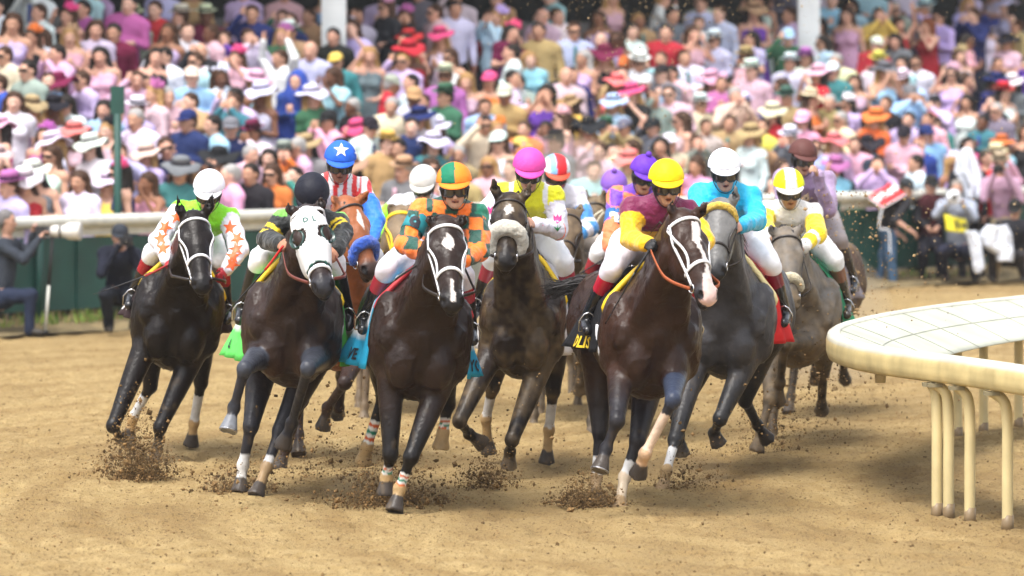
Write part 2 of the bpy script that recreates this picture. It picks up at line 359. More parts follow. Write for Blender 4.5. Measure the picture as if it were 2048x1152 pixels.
# ---- stepped stand, back wall, roof, white columns
STEP, RISE, NR, OFF0 = .66, .30, 12, .75
M_CONC = material("stand_concrete", (.20, .19, .18), rough=.9, var=.3, vscale=3, bump=.3, bscale=20)
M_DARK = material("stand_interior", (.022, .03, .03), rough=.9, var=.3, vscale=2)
root = empty("grandstand", rl(10, 5, 0)); tag(root, "dark roofed racecourse grandstand with concrete steps behind the crowd", "grandstand"); go_ = rl(10, 5, 0)
b = MB()
for k in range(NR):
    z1 = RISE * k + .02; b.box(rl(12, OFF0 + STEP * (k + .5) - .35, z1 / 2 - .1), (26, STEP / 2 - .001, z1 / 2 + .1), Mr)
b.build("steps", M_CONC, root, go_, smooth=False)
bo = OFF0 + STEP * NR
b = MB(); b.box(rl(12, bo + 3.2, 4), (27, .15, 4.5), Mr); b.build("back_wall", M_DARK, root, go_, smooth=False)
b = MB(); b.box(rl(12, bo + .9, RISE * NR / 2), (26, 2.0, RISE * NR / 2 + .1), Mr); b.build("concourse_floor", M_CONC, root, go_, smooth=False)
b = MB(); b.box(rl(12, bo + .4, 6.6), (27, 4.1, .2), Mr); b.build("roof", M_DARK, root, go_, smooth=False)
b = MB(); b.box(rl(12, bo - 3.8, 6.4), (27, .12, .5), Mr); b.build("fascia", material("white_paint", (.70, .72, .72), rough=.5), root, go_, smooth=False)
M_COLM = material("column_paint", (.62, .66, .68), rough=.5, var=.08, vscale=4)
for px, hw in ((668, .165), (1617, .165)):
    p = rp(px, OFF0 + STEP * 6.5); b = MB(); b.box(p + (0, 0, 3.4), (hw, hw, 3.4)); o = b.build("column", M_COLM, root, go_, smooth=False)
    b = MB(); b.box(p + np.array([0, -hw - .004, 3.2]), (hw * .55, .004, 3.1)); b.build("column_panel", M_COLM, o, go_, smooth=False)
# ---- inner safety rail: curved cap with a sheet sloping down to the infield, goose-neck posts
M_CAP = material("safety_rail_cream", src='vc', rough=.45, var=.22, vscale=3, bump=.2, bscale=10); M_POSTC = material("post_cream", src='vc', rough=.5, var=.15, vscale=4)
rim = [(8.4, 46.5), (6.2, 42.0), (4.95, 39.6), (4.3, 38.0), (3.78, 37.1), (3.18, 35.9), (2.68, 34.6), (2.33, 33.3), (2.22, 32.1), (2.28, 31.2), (2.42, 30.6), (2.62, 30.05), (2.86, 29.5), (3.2, 28.5), (3.62, 27.0), (4.1, 25.2), (4.6, 23.4), (5.1, 21.5)]
RIM = [np.array(p) for p in spline([np.array([x * .968, y * .968, 1.0]) for x, y in rim], 150)]
# damp, churned strip worn along the rail and across the track where the field turns
tv = np.empty(len(tr.data.vertices) * 3, np.float32); tr.data.vertices.foreach_get("co", tv); tv = tv.reshape(-1, 3)
poly = np.array([r[:2] for r in RIM[::3]]); dm = np.full(len(tv), 9.0)
for q in poly: dm = np.minimum(dm, np.hypot(tv[:, 0] - q[0], tv[:, 1] - q[1]))
band2 = np.abs((tv[:, 1] - (34.2 - .10 * (tv[:, 0]) ** 1.0))) ; PN = np.stack([tv[:, 0], tv[:, 1] * .4, tv[:, 0] * 0], 1)
wet = np.exp(-((dm - .75) / .42) ** 2) * (tv[:, 1] < 35) + .75 * np.exp(-(band2 / .55) ** 2) * (tv[:, 0] > -1.2) * np.clip(1.2 - dm * 0, 0, 1) + .4 * np.exp(-((dm - 2.2) / .5) ** 2)
wet = np.clip(wet * (.75 + .5 * vnoise(PN, 2.2, 31)) + .25 * np.maximum(vnoise(PN, 1.1, 5), 0), 0, .5)
ca = tr.data.color_attributes.new("Col", 'FLOAT_COLOR', 'POINT'); cc_ = np.ones((len(tv), 4), np.float32); cc_[:, :3] = wet[:, None]; ca.data.foreach_set("color", cc_.ravel())
root = empty("safety_rail", (2.3, 32, 0)); tag(root, "curved cream safety rail with goose-neck posts at the inner bend", "rail"); io = np.array([2.2, 31, 0.]); KZ = .968
def rim_n(i):
    t = RIM[min(i + 1, 150)] - RIM[max(i - 1, 0)]; t[2] = 0; t /= np.linalg.norm(t); return t, np.array([-t[1], t[0], 0])
sgn = 1 if rim_n(60)[1][0] > 0 else -1
def cap_profile(q):   # (inward, height): band outside, rolled top
    return q
prof = [(.03, .82), (.0, .832), (-.012, .87), (-.012, .94), (.0, .985), (.03, 1.005), (.075, 1.0), (.085, .985)]
CR = (.60, .49, .24); WT = (.47, .48, .38)
b = MB()
def capf(u, v):
    i = u * 150; k = min(int(i), 149); f = i - k; t, n = rim_n(k); t2, n2 = rim_n(k + 1); n = n * (1 - f) + n2 * f; p = RIM[k] * (1 - f) + RIM[k + 1] * f
    j = v * (len(prof) - 1); a = min(int(j), len(prof) - 2); g = j - a; x = prof[a][0] * (1 - g) + prof[a + 1][0] * g; z = prof[a][1] * (1 - g) + prof[a + 1][1] * g
    return np.array([p[0], p[1], 0]) + n * sgn * x + np.array([0, 0, z + .06])
def capc(u, v):
    n_ = mnoise.noise(Vector((u * 90, v * 3, 0))); n2 = mnoise.noise(Vector((u * 400, 0, 2)))
    c = np.array(CR) * (1 + .16 * n_ + .10 * n2); 
    c = c * (1 - .35 * max(0, mnoise.noise(Vector((u * 160, v * 1.2, 9))) - .15)) if v < .5 else np.array((.58, .57, .47)) * (1 + .06 * n_ + .04 * n2)
    return c
b.slab(capf, 300, 21, .008, col=capc); b.build("rail_cap", M_CAP, root, io, vc=True)
b = MB()
SW = .62
def shf(u, v):
    i = u * 150; k = min(int(i), 149); f = i - k; t, n = rim_n(k); t2, n2 = rim_n(k + 1); n = n * (1 - f) + n2 * f; p = RIM[k] * (1 - f) + RIM[k + 1] * f
    return np.array([p[0], p[1], 0]) + n * sgn * (.08 + SW * v) + np.array([0, 0, .985 + .06 - .20 * v - .05 * v * v])
b.slab(shf, 300, 10, .008, col=lambda u, v: np.array(WT) * (1 + .05 * mnoise.noise(Vector((u * 60, v * 2, 5))))); b.build("cover_sheet", M_CAP, root, io, vc=True)
M_SEAM = material("seam", (.29, .30, .25), rough=.8)
for u in np.linspace(.06, .95, 25):
    b = MB(); b.slab(lambda a, c: shf(u + .0007 * (a - .5), c) + np.array([0, 0, .007]), 1, 12, .003); b.build("seam", M_SEAM, root, io)
b = MB(); b.slab(lambda a, c: shf(.04 + .9 * a, .5 + .012 * (c - .5)) + np.array([0, 0, .007]), 200, 1, .002); b.build("seam", M_SEAM, root, io)
def gnd(px, py, z=0): d = (CAMH - z) * FPX / (py - HZ); return W(px, py, d)
feet = [(1873, 1012), (1895, 1032), (1940, 1064), (2017, 1089), (1915, 965), (1968, 937), (2040, 918), (2120, 1135), (2110, 900), (2190, 880)]
RP = np.array([r[:2] for r in RIM]); apex = int(np.argmin(RP[:, 0])); rpx = 1024 + RP[:, 0] * FPX / RP[:, 1]
for fx, fy in [(1872, 1), (1896, 1), (1940, 1), (2018, 1), (2120, 1), (1915, 0), (1968, 0), (2040, 0), (2115, 0)]:
    rng_ = range(apex, 151) if fy else range(0, apex); tgt = fx - (38 if fy and fx > 1880 else 18); i = min(rng_, key=lambda q: abs(rpx[q] - tgt)); t, n = rim_n(min(max(i, 1), 149))
    inw = .0 if fy else .30; f = np.array([RP[i][0], RP[i][1], 0]) + n * sgn * inw; f[0] = (fx - 1024) * f[1] / FPX; top = np.array([RP[i][0], RP[i][1], .87]) + n * sgn * .03; f[2] = -.03
    P = spline([f, f + (0, 0, .35), f + (0, 0, .68), f * np.array([.8, .8, 0]) + top * np.array([.2, .2, 0]) + (0, 0, .80), top], 22)
    b = MB(); b.tube(P, .036, 16, col=(.58, .48, .25)); po = b.build("post", M_POSTC, root, io, vc=True)
    b = MB(); b.tube([f, f + (0, 0, .05), f + (.004, 0, .11)], [.041, .040, .037], 14, col=(.20, .14, .075)); b.build("post_sleeve", M_POSTC, po, io, vc=True)
    b = MB(); b.box(top + np.array([0, 0, -.012]), (.05, .05, .012)); b.build("bracket", material("bracket_metal", (.22, .19, .11), rough=.6), po, io, smooth=False)
b = MB(); c = gnd(1697, 760, .74); b.lathe([(.035, -.05), (.04, 0), (.03, .03)], None, np.array([RP[int(np.argmin(np.abs(RP[:, 0] - 2.36)))][0] + .08, 30.2, .83]), 12, col=(.5, .42, .26)); b.build("drain_cap", M_POSTC, root, io, vc=True)
# ================================================================ HORSES
M_COAT = material("horse_coat", src='vc', rough=.36, spec=.22, var=.3, vscale=9, bump=.6, bscale=34, bdist=.009)
M_DUSTCOAT = material("dusty_coat", src='vc', rough=.6, spec=.35, var=.35, vscale=14, bump=.35, bscale=55, bdist=.005)
M_HAIR = material("horse_hair", (.012, .009, .008), rough=.5, var=.3, vscale=30)
M_EYE = material("eye", (.006, .004, .003), rough=.06, spec=.8)
M_STRAPW = material("white_strap", (.74, .75, .78), rough=.5, var=.1, vscale=40)
M_STRAPB = material("brown_leather", (.07, .028, .014), rough=.4, var=.2, vscale=40)
M_RUBBER = material("orange_rubber_rein", (.42, .1, .03), rough=.55, var=.2, vscale=60, bump=.5, bscale=200)
M_STRAPY = material("yellow_strap", (.78, .52, .01), rough=.45, var=.1, vscale=40)
M_STEEL = material("steel", (.6, .6, .62), rough=.25, metal=1)
M_FLEECE = material("fleece", src='vc', rough=1, spec=.1, sheen=.5, var=.25, vscale=55, bump=1, bscale=130, bdist=.02)
M_CLOTH = material("cloth", src='vc', rough=.75, spec=.2, var=.08, vscale=8, bump=.35, bscale=22, bdist=.02)
M_SHOE = material("hoof_shoe", (.4, .4, .42), rough=.35, metal=.8)
M_INKB = material("letter_ink", (.01, .012, .02), rough=.7)
M_INKW = material("letter_white", (.8, .8, .8), rough=.7)
M_INKY = material("letter_yellow", (.85, .6, .03), rough=.7)

class Frame:
    def __init__(s, anchor, yaw, lean, pitch=0):
        F = np.array([math.sin(R(yaw)), -math.cos(R(yaw)), 0]); U = np.array([0, 0, 1.]); Lf = np.cross(U, F)
        U2 = U * math.cos(R(lean)) + Lf * math.sin(R(lean)); L2 = Lf * math.cos(R(lean)) - U * math.sin(R(lean))
        F3 = F * math.cos(R(pitch)) + U2 * math.sin(R(pitch)); U3 = U2 * math.cos(R(pitch)) - F * math.sin(R(pitch))
        s.M = np.stack([F3, L2, U3], 1); s.o = np.array(anchor) - s.M @ np.array([.5, 0, 1.12])
    def __call__(s, x, y, z): return s.o + s.M @ np.array([x, y, z], float)
    def inv(s, P): return (np.asarray(P) - s.o) @ s.M

def text_curve_mesh(txt, size, bold=.0):
    cu = bpy.data.curves.new("t", 'FONT'); cu.body = txt; cu.size = size; cu.align_x = 'CENTER'; cu.align_y = 'CENTER'
    cu.offset = bold; cu.resolution_u = 2; o = bpy.data.objects.new("t", cu); COL.objects.link(o)
    dg = bpy.context.evaluated_depsgraph_get(); me = bpy.data.meshes.new_from_object(o.evaluated_get(dg))
    V = np.array([v.co[:2] for v in me.vertices]); F = [list(p.vertices) for p in me.polygons]
    bpy.data.objects.remove(o); bpy.data.curves.remove(cu); bpy.data.meshes.remove(me); return V, F
def star2d(r, rot=0):
    P = [(0, 0)] + [((r if i % 2 == 0 else r * .4) * math.sin(rot + i * math.pi / 5), (r if i % 2 == 0 else r * .4) * math.cos(rot + i * math.pi / 5)) for i in range(10)]
    return np.array(P), [[0, i + 1, (i + 1) % 10 + 1] for i in range(10)]
def project(bvh, V2, F, centre, right, up, off=.004, sub=1):
    """lay a flat shape on a surface: rays run along the shape's own normal"""
    bm = bmesh.new(); vs = [bm.verts.new((v[0], v[1], 0)) for v in V2]
    for f in F:
        try: bm.faces.new([vs[i] for i in f])
        except Exception: pass
    for _ in range(sub): bmesh.ops.subdivide_edges(bm, edges=bm.edges, cuts=1, use_grid_fill=True)
    bmesh.ops.triangulate(bm, faces=bm.faces)
    bm.verts.index_update(); right = np.array(right, float); right /= np.linalg.norm(right); up = np.array(up, float); up -= right * (up @ right); up /= np.linalg.norm(up)
    n = np.cross(right, up); P = []
    for v in bm.verts:
        p = centre + right * v.co.x + up * v.co.y
        h = bvh.ray_cast(Vector(p + n * .25), Vector(-n), .6)
        P.append(np.array(h[0]) + n * off if h[0] is not None else p)
    Fo = [[v.index for v in f.verts] for f in bm.faces]; bm.free(); return P, Fo

DEF_LEGS = {'FL': [(.62, .18, .72), (.5, .18, .48), (.42, .18, .40)], 'FR': [(.62, -.18, .58), (.66, -.18, .2), (.72, -.18, .04)],
            'HL': [(-.95, .18, .62), (-1.1, .18, .36), (-1.2, .18, .30)], 'HR': [(-.65, -.18, .5), (-.5, -.18, .18), (-.42, -.18, .04)]}
HORSES = {}
def mixc(a, b, t):
    t = np.clip(t, 0, 1)[..., None]; return a * (1 - t) + b * t

def build_horse(key, label, px, py, d, yaw, lean, coat, legs=None, poll=None, muz=None, ears=None, vox=.017, pitch=0,
                points=(.012, .01, .01), mark=None, belly=None, dusty=0, socks=None, turn=0, mat=None, headk=1.14, headcol=None, fat=1.16):
    fr = Frame(W(px, py, d), yaw, lean, pitch); A = fr.M; fig = Fig()
    H = dict(fr=fr, d=d, key=key)
    P = lambda x, y, z: fr(x, y * fat, z)
    def E(c, r, k=.06, tag_='body', rot=None): fig.ell(P(*c), (r[0], r[1] * fat, r[2]), A if rot is None else A @ rot, k, tag_)
    # trunk
    E((0.0, 0, 1.17), (.58, .29, .38), .1); E((.28, 0, 1.12), (.27, .235, .39), .1); E((-.45, 0, 1.24), (.48, .26, .29), .12)
    fig.cap(P(.25, 0, 1.47), P(-.35, 0, 1.40), .10, .14, .12, 'body')
    fig.cap(P(-.35, 0, 1.40), P(-.85, 0, 1.38), .14, .16, .12, 'body')
    for s in (-1, 1):
        E((-.82, s * .135, 1.20), (.32, .175, .34), .09)                       # quarter
        E((.45, s * .10, 1.00), (.14, .10, .20), .022, 'breast')              # pectoral
        E((.30, s * .215, 1.18), (.15, .085, .27), .035, 'shoulder')             # shoulder blade
        fig.cap(P(.46, s * .17, 1.20), P(.28, s * .20, .98), .085, .10, .05, 'shoulder')
    E((.5, 0, 1.22), (.10, .12, .16), .06, 'breast')
    for s in (-1, 1):
        E((.475, s * .19, 1.13), (.065, .05, .07), .025, 'shoulder')              # point of shoulder
        fig.cap(P(.20, s * .31, 1.32), P(.26, s * .27, .98), .020, .024, .03, 'shoulder', sub=True) if 0 else None
    # neck and head
    pollw = W(*poll) if poll else fr(1.0, 0, 1.92); muzw = W(*muz) if muz else fr(1.34, 0, 1.50)
    ax = muzw - pollw; Lh = np.linalg.norm(ax); ax /= Lh
    sd = A[:, 1] + turn * A[:, 0]; sd = sd - ax * (sd @ ax); sd /= np.linalg.norm(sd); nr = np.cross(ax, sd)
    if nr @ A[:, 0] < 0: nr = -nr
    HM = np.stack([ax, sd, nr], 1); sc_ = headk
    hp = lambda t, s_, n: pollw + HM @ np.array([t * Lh / .6, s_ * sc_, n * sc_])
    H.update(hp=hp, HM=HM, Lh=Lh)
    nb = fr(.36, 0, 1.33); nm = (nb * .45 + hp(.03, 0, -.13) * .55) + A[:, 2] * .035
    fl = (A[:, 1], .74)
    for s in (-1, 1): fig.cap(hp(.16, s * .055, -.20), fr(.47, s * .12 * fat, 1.20), .045, .075, .022, 'neck')
    fig.cap(nb, nm, .24, .165, .10, 'neck', fl); fig.cap(nm, hp(.05, 0, -.14), .165, .115, .06, 'neck', fl)
    fig.cap(fr(.16, 0, 1.50), hp(.02, 0, -.09), .075, .07, .09, 'neck')
    e = lambda t, s_, n, r, k=.03, tg='head': fig.ell(hp(t, s_, n), np.array(r) * sc_, HM, k, tg)
    e(.07, 0, -.085, (.13, .092, .095), .05); e(.19, 0, -.075, (.17, .088, .085), .04)
    for s in (-1, 1):
        e(.17, s * .078, -.055, (.062, .034, .042), .025)                      # brow
        e(.25, s * .050, -.155, (.13, .036, .10), .04)                         # cheek
        e(.33, s * .05, -.075, (.13, .014, .016), .03)                         # facial crest
    fig.cap(hp(.26, 0, -.065), hp(.50, 0, -.06), .080 * sc_, .056 * sc_, .03, 'head', (sd, .92))
    fig.cap(hp(.26, 0, -.14), hp(.50, 0, -.105), .062 * sc_, .035 * sc_, .04, 'head')
    e(.54, 0, -.065, (.068, .062, .060), .03, 'muzzle'); e(.555, 0, -.12, (.05, .036, .03), .015, 'lip')
    for s in (-1, 1):
        e(.54, s * .046, -.043, (.046, .028, .030), .015, 'muzzle')
        fig.ell(hp(.560, s * .058, -.028), np.array([.030, .016, .020]) * sc_, HM, .008, 'nostril', sub=True)
    fig.ell(hp(.595, 0, -.1), np.array([.03, .05, .004]), HM, .006, 'nostril', sub=True)
    for i, s in enumerate((-1, 1)):
        base = hp(.0, s * .062, -.055)
        tip = hp(-.17, s * .085, -.02) if not ears else W(ears[i][0], ears[i][1], (pollw[1] - .02))
        mid = base * .55 + tip * .45 + sd * s * .012
        fig.cap(base, mid, .034, .040, .02, 'ear', (nr, .5)); fig.cap(mid, tip, .038, .007, .01, 'ear', (nr, .45))
        fig.ell(mid + nr * .022 - (tip - base) * .05, (.05, .016, .013), np.stack([(tip - base) / np.linalg.norm(tip - base), sd, nr], 1), .008, 'earin', sub=True)
    fig.cap(fr(.66, 0, 1.16), fr(.56, 0, .84), .022, .026, .035, 'breast', sub=True)
    for s in (-1, 1): fig.cap(fr(.52, s * .20, 1.33), fr(.34, s * .30, 1.46), .020, .03, .05, 'neck', sub=True); fig.cap(fr(.56, s * .23, 1.02), fr(.50, s * .26, .90), .016, .02, .035, 'breast', sub=True)
    # legs
    legs = legs or {}; LP = {}
    for L_, dl in DEF_LEGS.items():
        if L_ in legs: K, Ft, Hf = [W(a, b, d + c) for a, b, c in legs[L_]]
        else: K, Ft, Hf = [fr(*q) for q in dl]
        s = 1 if L_[1] == 'L' else -1; LP[L_] = (K, Ft, Hf)
        if L_[0] == 'F':
            Eb = fr(.30, s * .185, .97); up = (K - Eb) / np.linalg.norm(K - Eb)
            fig.cap(Eb, K, .105, .050, .04, L_ + '1'); fig.cap(Eb + A[:, 0] * .03 + up * .02, Eb + (K - Eb) * .6 + A[:, 1] * s * .02, .08, .045, .02, L_ + '1')
            fig.ell(K, (.054, .048, .060), None, .015, L_ + 'k'); fig.cap(K, Ft, .037, .031, .02, L_ + '2'); fig.cap(K - A[:, 0] * .02, Ft - A[:, 0] * .022, .024, .024, .006, L_ + '2')
        else:
            St = fr(-.52, s * .19, 1.00); fig.cap(fr(-.80, s * .15, 1.15), St, .20, .135, .1, 'body')
            fig.cap(St, K, .135, .056, .06, L_ + '1'); fig.cap(St - A[:, 0] * .1 + (K - St) * .05, St + (K - St) * .6, .1, .06, .05, L_ + '1')
            fig.ell(K, (.052, .046, .064), None, .018, L_ + 'k'); fig.cap(K, Ft, .042, .034, .02, L_ + '2'); fig.cap(K - A[:, 0] * .025, Ft - A[:, 0] * .022, .026, .024, .006, L_ + '2')
        fig.ell(Ft, (.047, .045, .048), None, .02, L_ + '3')
        v = Hf - Ft; n_ = np.linalg.norm(v) + 1e-6; v /= n_; top = Hf - v * .075
        fig.cap(Ft, top, .034, .038, .015, L_ + '3'); fig.cap(top, Hf, .046, .066, .008, L_ + 'h')
        fig.ell(Hf + v * .06, (.12, .12, .062), Frame_from(v), .004, L_ + 'h', sub=True)
    H['legs'] = LP
    V, F, tg, tt = fig.mesh(vox)
    # muscle, vein and dried-mud relief
    N = vnormals(V, F); lv = fr.inv(V); bod = np.isin(tg, ['body', 'shoulder', 'breast', 'neck'])
    V = V + N * (bod * (vnoise(lv, 6, 3) * .007 + vnoise(lv, 15, 5) * .003 + np.clip(.12 - np.abs(vnoise(lv * (1, 1, .6), 9, 11)), 0, 1) * .075 + np.clip(.10 - np.abs(vnoise(lv, 16, 14)), 0, 1) * .03))[:, None]
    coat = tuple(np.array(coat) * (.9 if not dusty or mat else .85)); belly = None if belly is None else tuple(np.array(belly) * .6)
    C = np.tile(np.array(coat), (len(V), 1)); pt = np.array(points) * .7
    n1 = vnoise(lv, 3, 9); C = C * (1 + .25 * n1[:, None])
    q = (V - pollw) @ HM; t_ = q[:, 0] / Lh * .6; s_ = q[:, 1] / sc_; nn = q[:, 2] / sc_
    hd = np.isin(tg, ['head', 'muzzle', 'lip', 'nostril', 'ear', 'earin'])
    if headcol is not None: C[hd] = np.array(headcol) * (1 + .35 * n1[hd, None])
    C = np.where((hd & (t_ > .44))[:, None], mixc(C, np.tile(pt * 1.3, (len(V), 1)), (t_ - .44) / .08), C)
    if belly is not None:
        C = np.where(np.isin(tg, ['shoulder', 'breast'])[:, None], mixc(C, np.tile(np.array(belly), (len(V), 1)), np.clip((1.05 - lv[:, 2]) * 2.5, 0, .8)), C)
    for L_ in LP:
        a = np.char.startswith(tg, L_)
        mt = np.where(tg == L_ + '1', np.clip((tt - .35) * 2.2, 0, 1), np.where(a, 1, 0)); C = mixc(C, np.tile(pt, (len(V), 1)), mt)
        C[tg == L_ + 'h'] = (.055, .045, .038)
    if mark == 'star': mk = hd & (nn > -.03) & (np.abs(s_) < .034 * np.clip(1.2 - np.abs(t_ - .16) / .045, 0, 1) ** .7) | (hd & (np.abs(s_) < .011) & (t_ > .42) & (t_ < .56) & (nn > -.06))
    elif mark == 'diamond': mk = hd & (nn > -.03) & (np.abs(s_) / .036 + np.abs(t_ - .13) / .05 < 1)
    elif mark == 'strip': mk = hd & (nn > -.03) & (np.abs(s_ - .01) < .02 * np.clip(1.15 - np.abs(t_ - .17) / .085, 0, 1))
    elif mark == 'blaze': mk = hd & (nn > -.07) & ((np.abs(s_ - .01 - .012 * np.sin(t_ * 22)) < .014 + .016 * (t_ < .2)) & (t_ > .07) & (t_ < .44) | (t_ > .40) & (np.abs(s_ - .012) < .02 + (t_ - .40) * .30))
    else: mk = None
    if mk is not None: C[mk] = (.72, .66, .62)
    if mark == 'blaze': C[mk & (t_ > .46)] = (.66, .46, .42)
    for (L_, sect, t0, t1, c) in (socks or []):
        m_ = (tg == L_ + sect) & (tt >= t0) & (tt <= t1); C[m_] = c
    C[np.isin(tg, ['nostril'])] = (.006, .004, .004); C[tg == 'earin'] = np.array(coat) * .5
    if dusty: C = mixc(C, np.tile(np.array((.20, .14, .075)), (len(V), 1)), np.clip(dusty + .35 * vnoise(lv, 9, 21) + .25 * vnoise(lv, 30, 4), 0, .85) * (dusty > 0))
    else: C = mixc(C, np.tile(np.array((.20, .14, .075)), (len(V), 1)), np.clip((vnoise(lv, 26, 21) - .45) * 1.0, 0, .25) * np.clip(1.1 - lv[:, 2], 0, 1))
    loc = np.array([fr(0, 0, 0)[0], fr(0, 0, 0)[1], 0.0])
    me = mesh_data("horse", V - loc, F, C)
    o = link("horse", me, mat or (M_DUSTCOAT if dusty else M_COAT), loc=loc); tag(o, label, "horse", "racehorses galloping in the pack")
    H.update(o=o, loc=loc, V=V, F=F, N=vnormals(V, F), C=C, t_=t_, s_=s_, nn=nn, hd=hd, lv=lv, tg=tg)
    H['bvh'] = BVHTree.FromPolygons(V.tolist(), F.tolist())
    # eyes
    for s in (-1, 1):
        b = MB(); r = .021; c = hp(.185, s * .1, -.058)
        b.lathe([(r * math.sin(a), r * math.cos(a)) for a in np.linspace(.05, math.pi - .05, 9)], HM, c, 14); b.build("eye", M_EYE, o, loc)
    # forelock and mane
    b = MB(); rr = random.Random(key)
    crest0 = hp(-.01, 0, -.06)
    for i in range(34):
        a = hp(rr.uniform(-.02, .02), rr.uniform(-.04, .04), -.03); L1 = rr.uniform(.05, .11)
        dirv = ax * rr.uniform(.2, 1.0) + nr * .35 + sd * rr.uniform(-.5, .5) + A[:, 2] * .1
        b.tube([a, a + dirv * L1 * .5, a + dirv * L1 * .8 - A[:, 2] * L1 * .35], [.012, .009, .002], 5)
    b.build("forelock", M_HAIR, o, loc)
    b = MB()
    for i in range(150):
        f = i / 150; a = crest0 * (1 - f) + fr(.14, 0, 1.57) * f; a = a + A[:, 2] * (.012 + .03 * math.sin(f * math.pi))
        L1 = rr.uniform(.08, .16); side = rr.uniform(-1, 1) * .45
        b.tube([a, a + A[:, 2] * L1 * .35 - A[:, 0] * L1 * .4 + A[:, 1] * side * L1, a - A[:, 0] * L1 + A[:, 1] * side * L1 * 1.6 - A[:, 2] * L1 * .2], [.010, .007, .0015], 4)
    b.build("mane", M_HAIR, o, loc)
    H['tailc'] = (.012, .009, .008)
    HORSES[key] = H; return H
def Frame_from(v):
    v = v / np.linalg.norm(v); u = np.cross(v, (1, 0, 0)); u /= np.linalg.norm(u); return np.stack([u, np.cross(v, u), v], 1)

def add_tail(H, pts, n=230, spread=.1, mat=None):
    b = MB(); rr = random.Random(5)
    for i in range(n):
        q = [np.array(p) + np.array([rr.gauss(0, 1), rr.gauss(0, 1), rr.gauss(0, 1)]) * spread * (j / (len(pts) - 1)) * .6 for j, p in enumerate(pts)]
        q = spline(q, 7); b.tube(q, [.006, .006, .006, .006, .005, .004, .003, .001], 4)
    b.build("tail", mat or M_HAIR, H['o'], H['loc'])
def surf(H, t, th, off=.004):
    """point on the head at distance t from the poll, th degrees round from the forehead"""
    c = H['hp'](t, 0, -.085); dv = H['HM'] @ np.array([0, math.sin(R(th)), math.cos(R(th))])
    h = H['bvh'].ray_cast(Vector(c + dv * .4), Vector(-dv), .5)
    p = np.array(h[0]) if h[0] is not None else c + dv * .1
    return p + dv * off, dv
def strap(H, path, width, mat, name="strap", n=22, th=.006, parent=None, bulge=.003):
    path = [np.array(p, float) for p in path]; P = []; N = []
    for q in spline(path, n):
        p, nv = surf(H, q[0], q[1]); P.append(p); N.append(nv)
    P = np.array(P)
    for _ in range(2): P[1:-1] = .5 * P[1:-1] + .25 * (P[:-2] + P[2:])
    b = MB(); ribbon(b, P, N, width, th, bulge=bulge); return b.build(name, mat, parent or H['o'], H['loc'])
def bridle(H, mat, w=.022, nose=.36, brow=True, noseband=True, fleece=None, reinmat=None, hands=None):
    o = H['o']; root = strap(H, [(.065, -95), (.05, -45), (.045, 0), (.05, 45), (.065, 95)], w, mat, "bridle") if brow else None
    root = root or strap(H, [(.03, -80), (.0, 0), (.03, 80)], w, mat, "bridle")
    for s in (-1, 1):
        strap(H, [(.05, s * 82), (.15, s * 88), (.30, s * 86), (.46, s * 88)], w, mat, "cheek_strap", 16, parent=root)
        if noseband: strap(H, [(.07, s * 100), (.2, s * 62), (.3, s * 52), (nose, s * 66)], w * .8, mat, "strap", 14, parent=root)
    if noseband: strap(H, [(nose + .02, -110), (nose, -60), (nose - .02, 0), (nose, 60), (nose + .02, 110)], w * 1.1, mat, "noseband", parent=root)
    b = MB()
    for s in (-1, 1):
        c, dv = surf(H, .475, s * 95, .012)
        ring = [c + H['HM'] @ np.array([.03 * math.cos(a), 0, .03 * math.sin(a)]) for a in np.linspace(0, 2 * math.pi, 15)]
        b = MB(); b.tube(ring, .005, 6); b.build("bit_ring", M_STEEL, root, H['loc'])
    H['bridle'] = root
def fleece_band(H, t, col, r=.045, a=100, name="noseband_fleece"):
    P = []
    for th in np.linspace(-a, a, 25):
        p, nv = surf(H, t + .09 * (abs(th) / 100) ** 2, th, r * .45); P.append(p)
    P = np.array(P)
    for _ in range(3): P[1:-1] = .5 * P[1:-1] + .25 * (P[:-2] + P[2:])
    f = Fig()
    for i in range(len(P) - 1): f.cap(P[i], P[i + 1], r * (.72 + .28 * math.sin(math.pi * (i + .5) / 24)), r * (.72 + .28 * math.sin(math.pi * (i + 1.5) / 24)), .012, 'a')
    V, F, _, _ = f.mesh(.009); N = vnormals(V, F); V = V + N * (vnoise(V, 45, 2) * .005 + vnoise(V, 110, 4) * .003)[:, None]
    me = mesh_data(name, V - H['loc'], F, np.tile(np.array(col), (len(V), 1)) * (1 + .08 * vnoise(V, 30)[:, None])); link(name, me, M_FLEECE, H['o'])
def cloth_pt(H, x, u, drop, flare=.28, wave=0):
    """saddle-cloth surface: x along the back, u in -1..1 across; the outer part leaves the trunk and flies out"""
    fr = H['fr']; s = 1 if u >= 0 else -1; a = abs(u); th = min(a, .55) / .55 * 72
    c = fr(x, 0, 1.22); dv = fr.M @ np.array([0, s * math.sin(R(th)), math.cos(R(th))])
    h = H['bvh'].ray_cast(Vector(c + dv * .8), Vector(-dv), .8)
    p = (np.array(h[0]) if h[0] is not None else c + dv * .3) + dv * .014
    if a > .55:
        f = (a - .55) / .45; back = (.20 - x)
        p = p + fr.M @ np.array([-.06 * f, s * (flare * f * (.05 + .62 * back)) + s * .025 * math.sin(x * 22 + wave) * f, -drop * f])
    return p
def saddle_cloth(H, colf, drop=.42, x0=.20, x1=-.42, flare=.3, name="saddle_cloth", mat=None):
    b = MB(); b.slab(lambda p, q: cloth_pt(H, x0 + (x1 - x0) * p, -1 + 2 * q, drop, flare, H['d']), 16, 44, .006, col=lambda p, q: colf(p, -1 + 2 * q))
    o = b.build(name, mat or M_CLOTH, H['o'], H['loc'], vc=True); H['cloth'] = (x0, x1, drop, flare); return o
